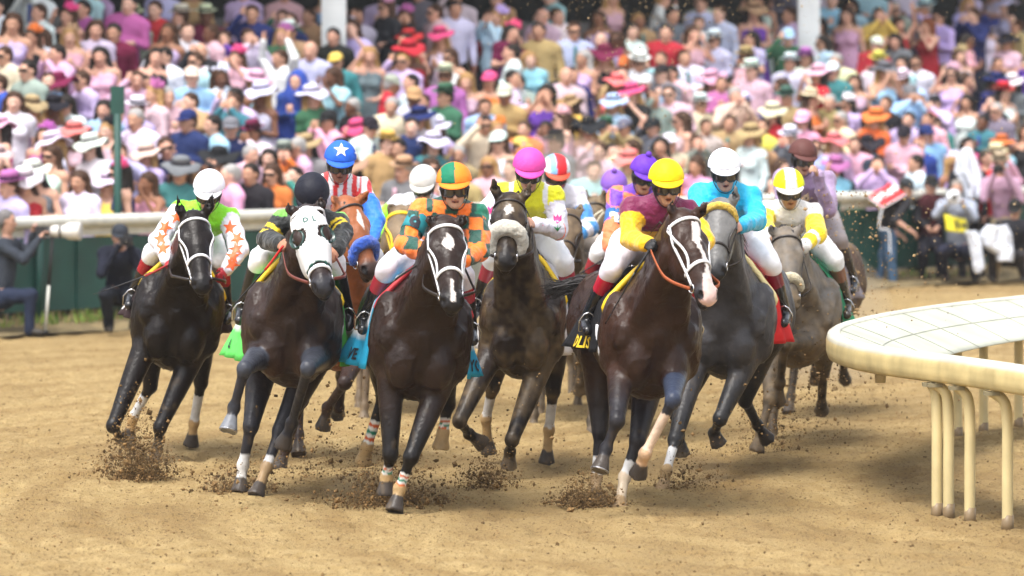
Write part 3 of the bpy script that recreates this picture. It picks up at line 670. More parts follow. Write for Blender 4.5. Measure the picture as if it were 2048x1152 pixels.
def cloth_text(H, txt, side, mat, size, uc, xc=.5, parent=None, wx=1.0):
    x0, x1, drop, flare = H['cloth']; V, F = text_curve_mesh(txt, size, .004)
    n = len(V); P = []
    for v in V:
        p_ = xc + side * v[0] * wx / (x0 - x1); u = uc - v[1] / (drop + .1) * .5
        a = cloth_pt(H, x0 + (x1 - x0) * p_, side * u, drop, flare, H['d']); P.append(a + H['fr'].M @ np.array([.008, side * .009, .0]))
    b = MB(); b.add(P, F); return b.build("lettering", mat, parent or H['o'], H['loc'], smooth=False)
def girth(H, mat, x=.18, w=.09):
    b = MB(); P = []; N = []
    for th in np.linspace(80, 280, 26):
        c = H['fr'](x, 0, 1.15); dv = H['fr'].M @ np.array([0, math.sin(R(th)), math.cos(R(th))])
        h = H['bvh'].ray_cast(Vector(c + dv * .8), Vector(-dv), .8); p = np.array(h[0]) if h[0] is not None else c + dv * .3
        P.append(p + dv * .003); N.append(dv)
    ribbon(b, P, N, w, .01, bulge=.004); b.build("girth", mat, H['o'], H['loc'])
def saddle(H, mat, pad=None):
    f = Fig(); fr = H['fr']
    f.cap(fr(.12, 0, 1.57), fr(-.28, 0, 1.55), .07, .09, .05, 's', (fr.M[:, 2], .45))
    for s in (-1, 1): f.cap(fr(.06, s * .1, 1.53), fr(.08, s * .25, 1.33), .07, .06, .05, 's', (fr.M[:, 1], .3))
    V, F, _, _ = f.mesh(.015); link("saddle", mesh_data("saddle", V - H['loc'], F), mat, H['o'])
    if pad:                                                     # pommel pad: rolled front edge over the withers
        b = MB(); P = [cloth_pt(H, .20, u, .3, .1) + fr.M @ np.array([0.01, 0, .012]) for u in np.linspace(-.62, .62, 22)]
        b.tube(P, [.012] + [.021] * 20 + [.012], 8); b.build("wither_pad", pad, H['o'], H['loc'])
def shoe(H, L_):
    K, Ft, Hf = H['legs'][L_]; v = (Hf - Ft) / np.linalg.norm(Hf - Ft); M = Frame_from(v); b = MB()
    b.tube([Hf + M @ np.array([.058 * math.cos(a), .058 * math.sin(a), -.002]) for a in np.linspace(R(200), R(500), 16)], .008, 6, flat=.6)
    b.build("horseshoe", M_SHOE, H['o'], H['loc'])
# ---- the pack, horse by horse (photo pixels give the pose, metres the depth)
DK = (.009, .0055, .0045); BR = (.03, .014, .009); BAY = (.30, .10, .038); GREY = (.06, .057, .06); WHT = (.62, .62, .62); TAN = (.45, .30, .14); SAND = (.34, .23, .12)
def wrap(L_, a='2', stripes=False):
    if stripes:
        c = [(.75, .75, .72), (.6, .12, .03), (.75, .75, .72), (.02, .22, .14), (.75, .75, .72), (.6, .12, .03), (.75, .75, .72), (.02, .22, .14)]
        return [(L_, '2', .48 + .065 * i, .48 + .065 * (i + 1), c[i]) for i in range(8)] + [(L_, '3', 0, 1, TAN)]
    return [(L_, '2', .3, 1, WHT), (L_, '3', 0, 1, TAN)]
H1 = build_horse("h1", "near-black racehorse in a white bridle, outermost at the left of the pack", 354, 642, 33.9, 4, 9, (.008, .005, .004),
    dict(FR=[(226, 852, -.15), (240, 876, 0.02), (260, 888, .1)], FL=[(320, 855, -.05), (314, 900, 0), (305, 932, -.03)],
         HR=[(301, 772, 1.1), (266, 835, 1.2), (256, 880, 1.25)], HL=[(402, 765, 1.1), (388, 845, 1.22), (382, 890, 1.28)]),
    (389, 428, 33.42), (408, 575, 33.1), ((355, 391), (427, 383)), socks=wrap('HR') + wrap('HL'))
H2 = build_horse("h2", "dark brown racehorse wearing a white blinker hood with big eye cups", 583, 665, 30.6, 1, 3, (.028, .015, .011),
    dict(FR=[(489, 738, -.42), (468, 815, -.36), (456, 862, -.42)], FL=[(616, 737, -.48), (584, 846, -.12), (564, 893, -.05)],
         HR=[(502, 852, .7), (486, 930, .75), (479, 985, .7)], HL=[(560, 862, .7), (533, 935, .6), (511, 993, .48)]),
    (614, 418, 30.12), (650, 580, 29.8), ((574, 402), (642, 392)), belly=(.10, .05, .03), points=(.03, .03, .037),
    socks=[('HR', '2', .7, 1, WHT), ('HR', '3', 0, 1, (.6, .58, .55)), ('HL', '2', .7, 1, WHT), ('HL', '3', 0, 1, SAND), ('FR', 'h', 0, 1, (.16, .17, .19)), ('FL', '1', .35, 1, (.045, .05, .065)), ('FR', '1', .4, 1, (.045, .05, .065)), ('FR', 'k', 0, 1, (.045, .05, .065)), ('FL', 'k', 0, 1, (.045, .05, .065))])
H3 = build_horse("h3", "bright bay racehorse with a blue fleece noseband between two dark horses", 684, 640, 33.5, 8, 3, BAY,
    dict(FR=[(604, 800, -.3), (573, 895, -.2), (557, 940, -.2)], FL=[(690, 765, -.3), (655, 815, -.05), (645, 858, 0)]),
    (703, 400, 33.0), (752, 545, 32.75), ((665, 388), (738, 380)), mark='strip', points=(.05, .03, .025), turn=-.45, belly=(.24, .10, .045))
H4 = build_horse("h4", "dark racehorse with white star, striped leg bandages and blue number cloth", 845, 690, 30.0, 5, 6, (.022, .0115, .008),
    dict(FL=[(822, 914, -.1), (799, 978, -.05), (788, 1022, -.1)], FR=[(781, 908, .05), (773, 955, .12), (770, 990, .12)],
         HR=[(768, 790, 1.2), (734, 893, 1.25), (727, 925, 1.3)], HL=[(895, 808, 1.2), (886, 866, 1.2), (881, 898, 1.2)]),
    (893, 440, 29.52), (908, 612, 29.2), ((862, 428), (930, 430)), mark='star', vox=.0155, belly=(.05, .028, .02),
    socks=wrap('FL', stripes=True) + wrap('FR', stripes=True) + wrap('HR', stripes=True) + wrap('HL', stripes=True) + [('HR', 'h', 0, 1, TAN), ('HL', 'h', 0, 1, TAN)])
H5 = build_horse("h5", "dusty pale racehorse in a yellow bridle, half hidden behind the orange-checked jockey", 785, 595, 38.5, 4, 4, (.16, .11, .07), None,
    (802, 418, 38.0), (806, 535, 37.7), ((783, 402), (823, 402)), dusty=.5, vox=.022, points=(.12, .08, .05))
H6 = build_horse("h6", "dark mud-flecked racehorse with a big white sheepskin noseband", 1042, 655, 32.5, -3, 4, (.022, .014, .010),
    dict(FR=[(919, 842, -.2), (938, 868, .02), (966, 888, .1)], FL=[(1024, 880, -.1), (1020, 903, .05), (1017, 934, .1)],
         HR=[(985, 775, 1.1), (972, 838, 1.2), (977, 905, 1.28)], HL=[(1106, 782, 1.0), (1098, 860, 1.1), (1093, 925, 1.15)]),
    (1020, 392, 32.05), (1010, 525, 31.72), ((986, 350), (1062, 362)), mark='diamond', socks=wrap('HR') + wrap('HL'), dusty=.12, mat=M_COAT, fat=1.04)
H7 = build_horse("h7", "dusty brown racehorse hidden behind the sheepskin-nosed horse", 1128, 610, 38.0, -3, 4, (.05, .03, .02), None,
    None, None, None, dusty=.45, vox=.022)
H8 = build_horse("h8", "dark dusty racehorse far back in the centre gap of the pack", 1205, 600, 40.0, 2, 3, (.05, .035, .025), None,
    (1190, 400, 39.5), (1188, 510, 39.2), ((1172, 372), (1206, 372)), dusty=.5, vox=.022)
H9 = build_horse("h9", "dark racehorse carrying the purple-checked jockey, behind the yellow-capped pair", 1262, 630, 36.0, 3, 4, (.03, .02, .015), None,
    None, None, None, dusty=.35, vox=.022)
H10 = build_horse("h10", "dark bay racehorse with a long white blaze and pink muzzle", 1312, 688, 30.0, 9, 4, (.034, .0155, .0095),
    dict(FR=[(1234, 842, -.3), (1212, 898, -.28), (1199, 942, -.34)], FL=[(1346, 800, -.38), (1290, 908, -.3), (1276, 950, -.2)],
         HL=[(1275, 880, .6), (1249, 955, .58), (1236, 1022, .45)], HR=[(1200, 862, .9), (1193, 955, .9), (1190, 1008, .8)]),
    (1376, 425, 29.55), (1428, 598, 29.25), ((1344, 398), (1415, 405)), mark='blaze', vox=.0155, turn=-.35, points=(.03, .028, .033),
    socks=[('HL', '2', .55, 1, WHT), ('HL', '3', 0, 1, (.55, .45, .33)), ('HR', '2', .55, 1, WHT), ('HR', '3', 0, 1, SAND), ('FL', '2', .25, 1, (.6, .45, .34)), ('FL', '3', 0, 1, (.5, .33, .2)), ('HL', 'h', 0, 1, SAND), ('FL', '1', .5, 1, (.035, .045, .075)), ('FL', 'k', 0, 1, (.035, .045, .075))])
H11 = build_horse("h11", "iron-grey racehorse beside the blazed bay, under the turquoise jockey", 1449, 655, 32.5, -9, 4, GREY,
    dict(FL=[(1440, 838, -.2), (1428, 866, .0), (1438, 890, .02)], FR=[(1350, 880, -.4), (1333, 942, -.6), (1322, 990, -.66)],
         HR=[(1354, 830, .8), (1358, 870, .9), (1364, 910, .95)], HL=[(1490, 800, 1.2), (1515, 850, 1.4), (1535, 880, 1.5)]),
    (1440, 405, 32.0), (1428, 548, 31.7), ((1405, 412), (1472, 368)), headcol=(.13, .128, .125), points=(.03, .03, .032), socks=wrap('FR') + [('FR', 'h', 0, 1, SAND)])
H12 = build_horse("h12", "mud-spattered pale grey racehorse with a cream sheepskin noseband, back right", 1592, 640, 35.0, -6, 3, (.15, .14, .13),
    dict(FL=[(1569, 690, -.5), (1560, 765, -.3), (1556, 805, -.2)], FR=[(1540, 800, -.3), (1522, 860, -.4), (1513, 903, -.42)]),
    (1571, 462, 34.5), (1582, 615, 34.2), ((1541, 446), (1604, 446)), dusty=.38, vox=.018)
H13 = build_horse("h13", "muddy bay racehorse at the back right under the brown-helmeted jockey", 1596, 590, 38.0, -13, 3, (.06, .025, .014), None,
    None, None, None, dusty=.28, vox=.022)

def solid(c): return lambda p, u: c
# H1 white bridle, dark number cloth
bridle(H1, M_STRAPW, .019); saddle(H1, material("dark_leather", (.02, .014, .012), rough=.35), M_STRAPY)
saddle_cloth(H1, solid((.035, .02, .022)), .27); cloth_text(H1, "AMI", -1, M_INKW, .13, .86, .62); cloth_text(H1, "LES", 1, M_INKW, .1, .86, .6)
girth(H1, M_STRAPB)
ML = material("dark_leather"); 
# H2 hood
q = H2; keep = q['hd'] & (q['t_'] > -.02) & (q['t_'] < .40 + .045 * np.clip(np.abs(q['s_']) / .09, 0, 1.5)) & (q['nn'] > -.24) & ~np.isin(q['tg'], ['ear', 'earin'])
eyed = np.minimum(np.hypot(q['t_'] - .185, q['nn'] + .045) , 9); keep &= ~((eyed < .056) & (np.abs(q['s_']) > .040))
Vh, Fh, us = submesh(q['V'], q['F'], keep, .005, .006, q['N']); hc = np.tile(np.array([.72, .74, .75]), (len(us), 1))
edge = (q['t_'][us] > .375 + .045 * np.clip(np.abs(q['s_'][us]) / .09, 0, 1.5)); hc[edge] = (.02, .09, .07)
hood = link("blinker_hood", mesh_data("blinker_hood", Vh - q['loc'], Fh, np.concatenate([hc, hc])), material("hood", src='vc', rough=.8, spec=.2, bump=.2, bscale=40), q['o'])
bvh_h = BVHTree.FromPolygons(Vh.tolist(), Fh.tolist())
for s in (-1, 1):                                                  # eye cups standing proud of the hood
    b = MB(); c = q['hp'](.185, s * .086, -.045); M = Frame_from(q['HM'] @ np.array([0, s * .7, .75]))
    b.lathe([(.062, -.02), (.066, .010), (.060, .020), (.055, .018), (.056, -.01)], M, c, 24)
    b.build("eye_cup", material("eye_cup", (.012, .05, .042), rough=.3, spec=.6), hood, q['loc'])
for i, tx in enumerate(("D", "L")):
    V2, F2 = text_curve_mesh(tx, .05, .002); c = q['hp'](.09, .02 * 0 + (i - .5) * .05, .03)
    P_, F_ = project(bvh_h, V2, F2, c, q['HM'][:, 1], -q['HM'][:, 0], .003); b = MB(); b.add(P_, F_); b.build("lettering", material("green_ink", (.02, .1, .08), rough=.7), hood, q['loc'], smooth=False)
bridle(H2, M_STRAPW, .020, nose=.43, brow=False, noseband=False); strap(H2, [(.46, -110), (.435, -60), (.42, 0), (.435, 60), (.46, 110)], .026, M_STRAPW, "noseband")
saddle(H2, ML, M_STRAPY); GR = (.12, .62, .12)
saddle_cloth(H2, lambda p, u: GR if not (.60 < abs(u) < .8 and p > .35) else (.75, .78, .75), .44, flare=.46); cloth_text(H2, "CYPRESS", 1, M_INKB, .06, .9, .6); cloth_text(H2, "L", -1, M_INKB, .09, .9, .6)
girth(H2, M_STRAPW, .12, .05)
# H3
bridle(H3, ML, .016, noseband=False); fleece_band(H3, .36, (.02, .10, .55), .042); saddle(H3, ML); saddle_cloth(H3, solid((.78, .58, .01)), .38, flare=.2)
# H4
bridle(H4, M_STRAPW, .020); saddle(H4, ML, material("red_pad", (.5, .03, .04), rough=.5)); BL = (.02, .33, .55)
saddle_cloth(H4, lambda p, u: (.75, .76, .8) if abs(u) < .78 and p > .3 else BL, .42, flare=.42); cloth_text(H4, "EVE", -1, M_INKB, .12, .92, .55); cloth_text(H4, "YOU", 1, M_INKB, .12, .92, .55)
cloth_text(H4, "DERBY", 1, material("small_print", (.3, .05, .15), rough=.7), .04, .74, .6); girth(H4, ML)
for h, m_ in ((H5, M_STRAPY),): bridle(h, m_, .03); saddle(h, ML); saddle_cloth(h, solid((.6, .5, .1)), .4)
# H6
bridle(H6, ML, .014, noseband=False); fleece_band(H6, .31, (.70, .66, .56), .055, 108); saddle(H6, ML, M_STRAPY)
saddle_cloth(H6, solid((.74, .75, .77)), .40, x1=-.5, flare=.22); girth(H6, ML)
for h in (H7, H8, H9, H13):
    bridle(h, ML, .016); saddle(h, ML); saddle_cloth(h, solid({'h7': (.3, .25, .2), 'h8': (.1, .1, .12), 'h9': (.05, .05, .06), 'h13': (.25, .22, .24)}[h['key']]), .24)
# H10
bridle(H10, M_STRAPW, .021); saddle(H10, ML, M_STRAPY)
saddle_cloth(H10, lambda p, u: (.012, .012, .014), .30, flare=.30); cloth_text(H10, "POLIS", -1, M_INKY, .13, .93, .55); cloth_text(H10, "SE", 1, M_INKY, .12, .93, .5); girth(H10, M_STRAPW, .12, .05)
add_tail(H10, [H10['fr'](-1.0, 0, 1.42), H10['fr'](-1.22, -.1, 1.46), H10['fr'](-1.32, -.24, 1.41), H10['fr'](-1.36, -.42, 1.37)], 230, .055)
# H11
bridle(H11, ML, .016); fleece_band(H11, .035, (.72, .48, .05), .024, 85, "browband_fleece"); saddle(H11, ML, material("cream_pad", (.72, .6, .3), rough=.8))
saddle_cloth(H11, solid((.62, .02, .02)), .32, flare=.28)
# H12
bridle(H12, ML, .016, noseband=False); fleece_band(H12, .37, (.62, .54, .36), .034, 80); saddle(H12, ML); saddle_cloth(H12, solid((.03, .25, .12)), .26, flare=.3)
for h in (H1, H2, H3, H4, H5, H6, H7, H8, H9, H11, H12, H13):
    add_tail(h, [h['fr'](-1.02, 0, 1.40), h['fr'](-1.25, .03, 1.38), h['fr'](-1.5, .06, 1.25), h['fr'](-1.75, .08, 1.1)], 90, .07)
shoe(H10, 'FR'); shoe(H2, 'FR')
# ================================================================ JOCKEYS
M_SKIN = material("skin", src='vc', rough=.5, spec=.35, var=.12, vscale=30)
M_SILK = material("racing_silk", src='vc', rough=.5, spec=.3, sheen=.2, bump=.6, bscale=22, bdist=.03)
M_BREECH = material("breeches", src='vc', rough=.6, spec=.3, bump=.4, bscale=18, bdist=.02)
M_BOOT = material("boot_leather", src='vc', rough=.18, spec=.6, bump=.15, bscale=30)
M_HELM = material("helmet_cover", src='vc', rough=.6, spec=.25, bump=.5, bscale=20, bdist=.015)
M_LENS = material("goggle_lens", (.035, .03, .025), rough=.08, spec=.9)
M_LENSC = material("goggle_lens_spare", (.45, .42, .36), rough=.12, spec=.8)
M_BLACK = material("black_webbing", (.012, .012, .013), rough=.6)
M_HAIRB = material("dark_hair", (.015, .009, .006), rough=.5)
M_WHIP = material("whip_shaft", src='vc', rough=.35)
WH = (.80, .80, .82)
def unit(v): v = np.array(v, float); return v / (np.linalg.norm(v) + 1e-9)
def ik(a, c, l1, l2, hint):
    a, c = np.array(a, float), np.array(c, float); v = c - a; D = np.linalg.norm(v)
    if D > (l1 + l2) * .99: l1 = l1 * D / (l1 + l2) / .99; l2 = D / .99 - l1
    x = (l1 * l1 - l2 * l2 + D * D) / (2 * D); h = math.sqrt(max(l1 * l1 - x * x, 1e-5)); v /= D
    hint = np.array(hint, float); hint = hint - v * (hint @ v); return a + v * x + unit(hint) * h
def head_prims(f, c, M, sk=1.0, k=.02):
    """c = centre of the skull, M columns: right, forward (face), up"""
    g = lambda p: c + M @ (np.array(p, float) * sk); r = lambda q: np.array(q, float) * sk
    f.ell(g((0, -.005, .02)), r((.078, .098, .10)), M, k, 'head'); f.ell(g((0, .03, -.045)), r((.058, .06, .075)), M, k, 'head')
    f.ell(g((0, .05, -.098)), r((.034, .034, .026)), M, .02, 'head')                                          # chin
    f.cap(g((0, .088, .002)), g((0, .108, -.036)), .010 * sk, .016 * sk, .012, 'nose'); f.ell(g((0, .103, -.042)), r((.019, .013, .011)), M, .008, 'nose')
    for s in (-1, 1):
        f.ell(g((s * .032, .072, .028)), r((.028, .016, .010)), M, .012, 'head')                               # brow
        f.ell(g((s * .040, .066, -.022)), r((.024, .020, .020)), M, .015, 'head')                              # cheek
        f.ell(g((s * .030, .092, .004)), r((.017, .012, .010)), M, .008, 'eyehole', sub=True)
        f.ell(g((s * .080, -.005, -.005)), r((.010, .020, .032)), M, .008, 'ear')
    f.ell(g((0, .088, -.066)), r((.025, .014, .0085)), M, .006, 'lips')
    f.ell(g((0, .104, -.0665)), r((.023, .012, .002)), M, .004, 'mouth', sub=True)
def hand_prims(f, wrist, dirv, side_n, curl=1.2, s=1.0, tagp='hand', thumb=1):
    """palm plus five fingers; dirv along the palm, side_n = out of the back of the hand"""
    d = unit(dirv); n = unit(np.array(side_n) - d * (np.array(side_n) @ d)); x = np.cross(d, n)
    f.cap(wrist, wrist + d * .03, .026 * s, .030 * s, .02, tagp, (n, .6)); pc = wrist + d * .055 * s
    f.ell(pc, np.array([.042, .036, .016]) * s, np.stack([d, x, n], 1), .015, tagp)
    for i, (o, L_) in enumerate(((-.028, .030), (-.010, .034), (.009, .032), (.027, .026))):
        p = pc + d * .034 * s + x * o * s; a = 0
        for j, q in enumerate((1, .8, .65)):
            a += curl * (.55 if j == 0 else .8); v = d * math.cos(a) - n * math.sin(a); p2 = p + v * L_ * q * s
            f.cap(p, p2, (.0105 - j * .001) * s, (.0098 - j * .001) * s, .003, tagp); p = p2
    tb = wrist + d * .03 * s + x * -.03 * thumb * s; t1 = tb + (d * .7 - x * .5 * thumb - n * .4) * .032 * s; t2 = t1 + (d * .8 - n * .6 + x * .1 * thumb) * .028 * s
    f.cap(tb, t1, .014 * s, .012 * s, .008, tagp); f.cap(t1, t2, .012 * s, .009 * s, .004, tagp)
def tx_axis(V, a, b):
    ab = b - a; return ((V - a) @ ab) / (ab @ ab)

def build_jockey(key, H, label, helm, silk, face=(0, -12, 0), helmc=None, skin=(.50, .27, .17), breeches=WH, boottop=(.30, .012, .03), boot=(.012, .012, .014),
                 hands=(None, None), elbows=(None, None), gloves=None, dx=0.15, vox=.0115, knees=(None, None), feet=(None, None), goggles=True, pompom=None,
                 hipz=1.75, sh=.19, cuff=None, rein=None, handface=False, sleeve_loose=1.0, hoff=0):
    fr = H['fr']; A = fr.M; d = H['d']; F = Fig()
    yaw, pit, tilt = face                                                # face: + yaw looks to the viewer's right, - pitch down
    fv = np.array([math.sin(R(yaw)) * math.cos(R(pit)), -math.cos(R(yaw)) * math.cos(R(pit)), math.sin(R(pit))])
    up = np.array([math.sin(R(tilt)), 0, 1.]); rt = unit(np.cross(fv, up)); up = np.cross(rt, fv); M = np.stack([rt, fv, up], 1)
    hc = W(helm[0], helm[1], d + dx); c = hc - up * .068 + fv * .012 - fv * .0
    head_prims(F, c, M)
    S0 = c - A[:, 0] * .17 - A[:, 2] * .17 + A[:, 1] * 0 - fv * .0
    hip0 = fr(-.40, 0, hipz); hip0 = hip0 + A[:, 1] * ((S0 - hip0) @ A[:, 1]) * .5
    Sd = unit(A[:, 1]); nk = c - up * .06 - fv * .02
    F.cap(S0 + (nk - S0) * .2, nk, .055, .052, .04, 'neck')
    F.cap(S0 - A[:, 1] * .12, S0 + A[:, 1] * .12, .075, .075, .05, 'torso'); bk = unit(hip0 - S0)
    F.cap(S0, hip0, .13, .115, .06, 'torso', (np.cross(bk, Sd), .8)); F.cap(S0 + bk * .12 - Sd * .06, S0 + bk * .12 + Sd * .06, .11, .11, .06, 'torso')
    J = {}
    for i, s in enumerate((-1, 1)):
        sh_ = S0 + Sd * s * sh; F.ell(sh_, (.062, .062, .062), None, .04, 'up%d' % i)
        h = W(*hands[i]) if hands[i] is not None else fr(.42, s * .085, 1.66)
        e = W(*elbows[i]) if elbows[i] is not None else ik(sh_, h, .27, .24, Sd * s * 1.0 - A[:, 2] * .8 - A[:, 0] * .3)
        F.cap(sh_, e, .052, .043, .03, 'up%d' % i); F.cap(e, h, .042, .027, .02, 'lo%d' % i)
        hd_ = unit(h - e)
        hand_prims(F, h, unit(hd_ + A[:, 0] * .4), A[:, 2] * .5 + Sd * s * .7 + A[:, 0] * .4, 1.35, 1.0, 'hand', -s)
        hp_ = hip0 + Sd * s * .095; kn = W(*knees[i]) if knees[i] is not None else fr(.10, s * .255, 1.59)
        ft = W(*feet[i]) if feet[i] is not None else fr(-.14, s * .36, 1.24)
        F.cap(hp_, kn, .098, .062, .05, 'th%d' % i); F.cap(kn, ft, .058, .036, .02, 'sh%d' % i)
        F.cap(kn + (ft - kn) * .1 - A[:, 0] * .02, kn + (ft - kn) * .55 - A[:, 0] * .01, .05, .045, .03, 'sh%d' % i)
        toe = ft + A[:, 0] * .13 - A[:, 2] * .085 + Sd * s * .015; F.cap(ft - A[:, 2] * .03 - A[:, 0] * .02, toe, .036, .030, .02, 'ft%d' % i)
        J[s] = dict(sh=sh_, e=e, h=h, kn=kn, ft=ft, toe=toe)
    V, Fq, tg, tt = F.mesh(vox * .85); loc = np.array([hip0[0], hip0[1], H['loc'][2]]) * 1.0; loc = hip0
    C = np.tile(np.array(skin), (len(V), 1)); C[tg == 'eyehole'] = (.03, .015, .012); C[tg == 'lips'] = np.array(skin) * (.85, .5, .5); C[tg == 'mouth'] = (.06, .015, .012)
    if gloves is not None: C[tg == 'hand'] = gloves
    o = link("person", mesh_data("person", V - loc, Fq, C), M_SKIN, loc=loc); tag(o, label, "jockey", "jockeys riding in the race")
    # ---- silks
    G = Fig(); G.P = [dict(p) for p in F.P]
    for p in G.P:
        if p['tag'].startswith('lo'): p['rb'] = .040; p['ra'] = .05
        if p['tag'].startswith('up'): p['t'] == 'c' and p.update(ra=.066, rb=.056)
        if p['tag'] == 'neck': p['a'], p['b'] = p['a'], p['a'] + (p['b'] - p['a']) * .45; p['ra'] = p['rb'] = .062
    V, Fq, tg, tt = G.mesh(vox, .011 * sleeve_loose, lambda t: t in ('torso', 'neck') or t[:2] in ('up', 'lo'))
    lv = (V - S0) @ A; N = vnormals(V, Fq)
    V = V + N * (vnoise(lv, 8, 2) * .010 + (.5 - np.abs(vnoise(lv * np.array([1, 1, .55]), 12, 6))) * .016 + (.5 - np.abs(vnoise(lv * np.array([.6, 1, 1.3]), 24, 9))) * .007)[:, None]
    ctx = dict(tg=tg, tt=tt, x=lv[:, 0], y=lv[:, 1], z=lv[:, 2], lv=lv, al=tt)
    C = np.zeros((len(V), 3)); silk(C, ctx)
    so_ = link("silk_jacket", mesh_data("silk_jacket", V - loc, Fq, C), M_SILK, o)
    sb = BVHTree.FromPolygons(V.tolist(), Fq.tolist())
    # ---- breeches and boots
    G = Fig(); G.P = [dict(p) for p in F.P]
    for p in G.P:
        if p['tag'] == 'torso': p['a'] = hip0 + (S0 - hip0) * .35; p['b'] = hip0; p['ra'] = p['rb'] = .115; p['flat'] = None
        if p['tag'].startswith('sh'): p['b'] = p['a'] + (p['b'] - p['a']) * .10; p['rb'] = p['ra'] * .98
    V, Fq, tg, tt = G.mesh(vox, .012, lambda t: t == 'torso' or t[:2] in ('th', 'sh')); N = vnormals(V, Fq)
    V = V + N * (vnoise(V, 14, 2) * .006)[:, None]
    link("breeches", mesh_data("breeches", V - loc, Fq, np.tile(np.array(breeches), (len(V), 1))), M_BREECH, o)
    for i, s in enumerate((-1, 1)):
        j = J[s]; G = Fig(); a = j['kn'] + (j['ft'] - j['kn']) * .10; G.cap(a, j['ft'], .060, .046, .02, 'b'); G.cap(a + (j['ft'] - a) * .15 - A[:, 0] * .012, a + (j['ft'] - a) * .5, .06, .05, .02, 'b')
        G.cap(j['ft'] - A[:, 2] * .03 - A[:, 0] * .03, j['toe'], .046, .036, .02, 'f'); G.cap(j['ft'] - A[:, 2] * .055 - A[:, 0] * .045, j['ft'] - A[:, 2] * .075 - A[:, 0] * .05, .026, .026, .01, 'f')
        V, Fq, tg, tt = G.mesh(vox * .9); al = tx_axis(V, j['kn'], j['ft']); C = np.tile(np.array(boot), (len(V), 1)); C[(al < .46) & (tg == 'b')] = boottop
        link("boot", mesh_data("boot", V - loc, Fq, C), M_BOOT, o)
        b = MB(); e2 = (j['ft'] + j['toe']) / 2 + A[:, 0] * .01; u_ = unit(A[:, 2] + A[:, 0] * .3); w_ = Sd
        arc = [e2 - u_ * .045 + w_ * .055, e2 - u_ * .05 - w_ * .055, e2 + u_ * .02 - w_ * .06, e2 + u_ * .07 - w_ * .03, e2 + u_ * .085, e2 + u_ * .07 + w_ * .03, e2 + u_ * .02 + w_ * .06, e2 - u_ * .045 + w_ * .055]
        b.tube(arc, .006, 6); b.build("stirrup", M_STEEL, H['o'], H['loc'])
        b = MB(); top = fr(.02, s * .17, 1.50); ribbon(b, [e2 + u_ * .085, (e2 + u_ * .085) * .5 + top * .5 + Sd * s * .03, top], [Sd * s] * 3, .022, .004); b.build("stirrup_leather", ML, H['o'], H['loc'])
    # ---- helmet: shell with peak, harness, goggles
    b = MB(); hr = np.array([.118, .138, .128]); nu, nv = 20, 36
    hb = lambda a, t: hc + M @ (hr * np.array([math.sin(t) * math.cos(a), math.sin(t) * math.sin(a), math.cos(t)]) + np.array([0, -.012, -.018]))
    def shell(u, v):
        a = u * 2 * math.pi; f_ = math.sin(a); t = v * (1.56 - .10 * f_ + (.22 * -f_ if f_ < 0 else 0))
        return hb(a, max(t, .001))
    col = helmc or (lambda x, y, z: (.8, .8, .8))
    def hcol(u, v):
        p = (np.array(shell(u, v)) - hc) @ M; return col(-p[0], p[1], p[2])
    b.slab(shell, 64, 30, .006, col=hcol); hel = b.build("helmet", M_HELM, o, loc, vc=True)
    b = MB()
    def peak(u, v):
        a = R(28 + 124 * u); e = hb(a, 1.50); out = M @ np.array([math.cos(a) * .4, math.sin(a), -.62]); k = math.sin(math.pi * u) ** .5
        return e + out * (.045 * v * k) + M @ np.array([0, .002, 0])
    pc = col(0, .2, -.03); b.slab(peak, 20, 4, .006, col=lambda u, v: pc); b.build("helmet_peak", M_HELM, hel, loc, vc=True)
    if pompom is not None:
        b = MB(); b.lathe([(.026 * math.sin(a), .026 * math.cos(a)) for a in np.linspace(.1, 3.04, 8)], M, hc + up * .125, 12, col=pompom); b.build("pompom", M_HELM, hel, loc, vc=True)
    b = MB()
    if goggles:
        for z0, mt in ((.0, 0),):
            def gl(u, v):
                x = -.074 + .148 * u; zz = .032 - .062 * v * (1 - .35 * math.exp(-(x / .014) ** 2)); y = .112 - (x / .075) ** 2 * .05
                return c + M @ np.array([x, y, zz + z0])
            b.slab(gl, 24, 8, .008); gg = b.build("goggles", M_LENS, o, loc)
            b = MB(); rim = [gl(u, 0) for u in np.linspace(0, 1, 13)] + [gl(1, v) for v in (.5,)] + [gl(u, 1) for u in np.linspace(1, 0, 13)] + [gl(0, .5), gl(0, 0)]
            b.tube([p + fv * .004 for p in rim], .0055, 6); b.build("goggle_frame", M_BLACK, gg, loc)
            b = MB(); st = [c + M @ np.array([s_ * math.cos(R(t_)) * .09 if 0 else .096 * math.sin(R(t_)), .105 * math.cos(R(t_)), .018]) for t_ in np.linspace(48, 312, 20)]
            ribbon(b, st, [unit(p - c) for p in st], .028, .004); b.build("goggle_strap", M_BLACK, gg, loc)
            b = MB(); P2 = [gl(u, .0) + up * .012 + fv * .004 for u in np.linspace(.04, .96, 14)]; ribbon(b, P2, [fv] * 14, .020, .004); b.build("spare_lens", M_LENSC, gg, loc)
    b = MB(); hs_ = [c + M @ np.array(p) for p in ((-.088, .02, .02), (-.082, .03, -.05), (-.045, .045, -.115), (0, .05, -.132), (.045, .045, -.115), (.082, .03, -.05), (.088, .02, .02))]
    ribbon(b, spline(hs_, 20), [unit(p - c) for p in spline(hs_, 20)], .018, .004); b.build("chin_strap", M_BLACK, hel, loc)
    b = MB(); b.lathe([(.099 * math.sin(t), .099 * math.cos(t)) for t in np.linspace(1.2, 2.25, 7)], M @ np.diag([1, 1.0, 1]), c - fv * .022 + up * .0, 20); b.build("hair", M_HAIRB, o, loc)
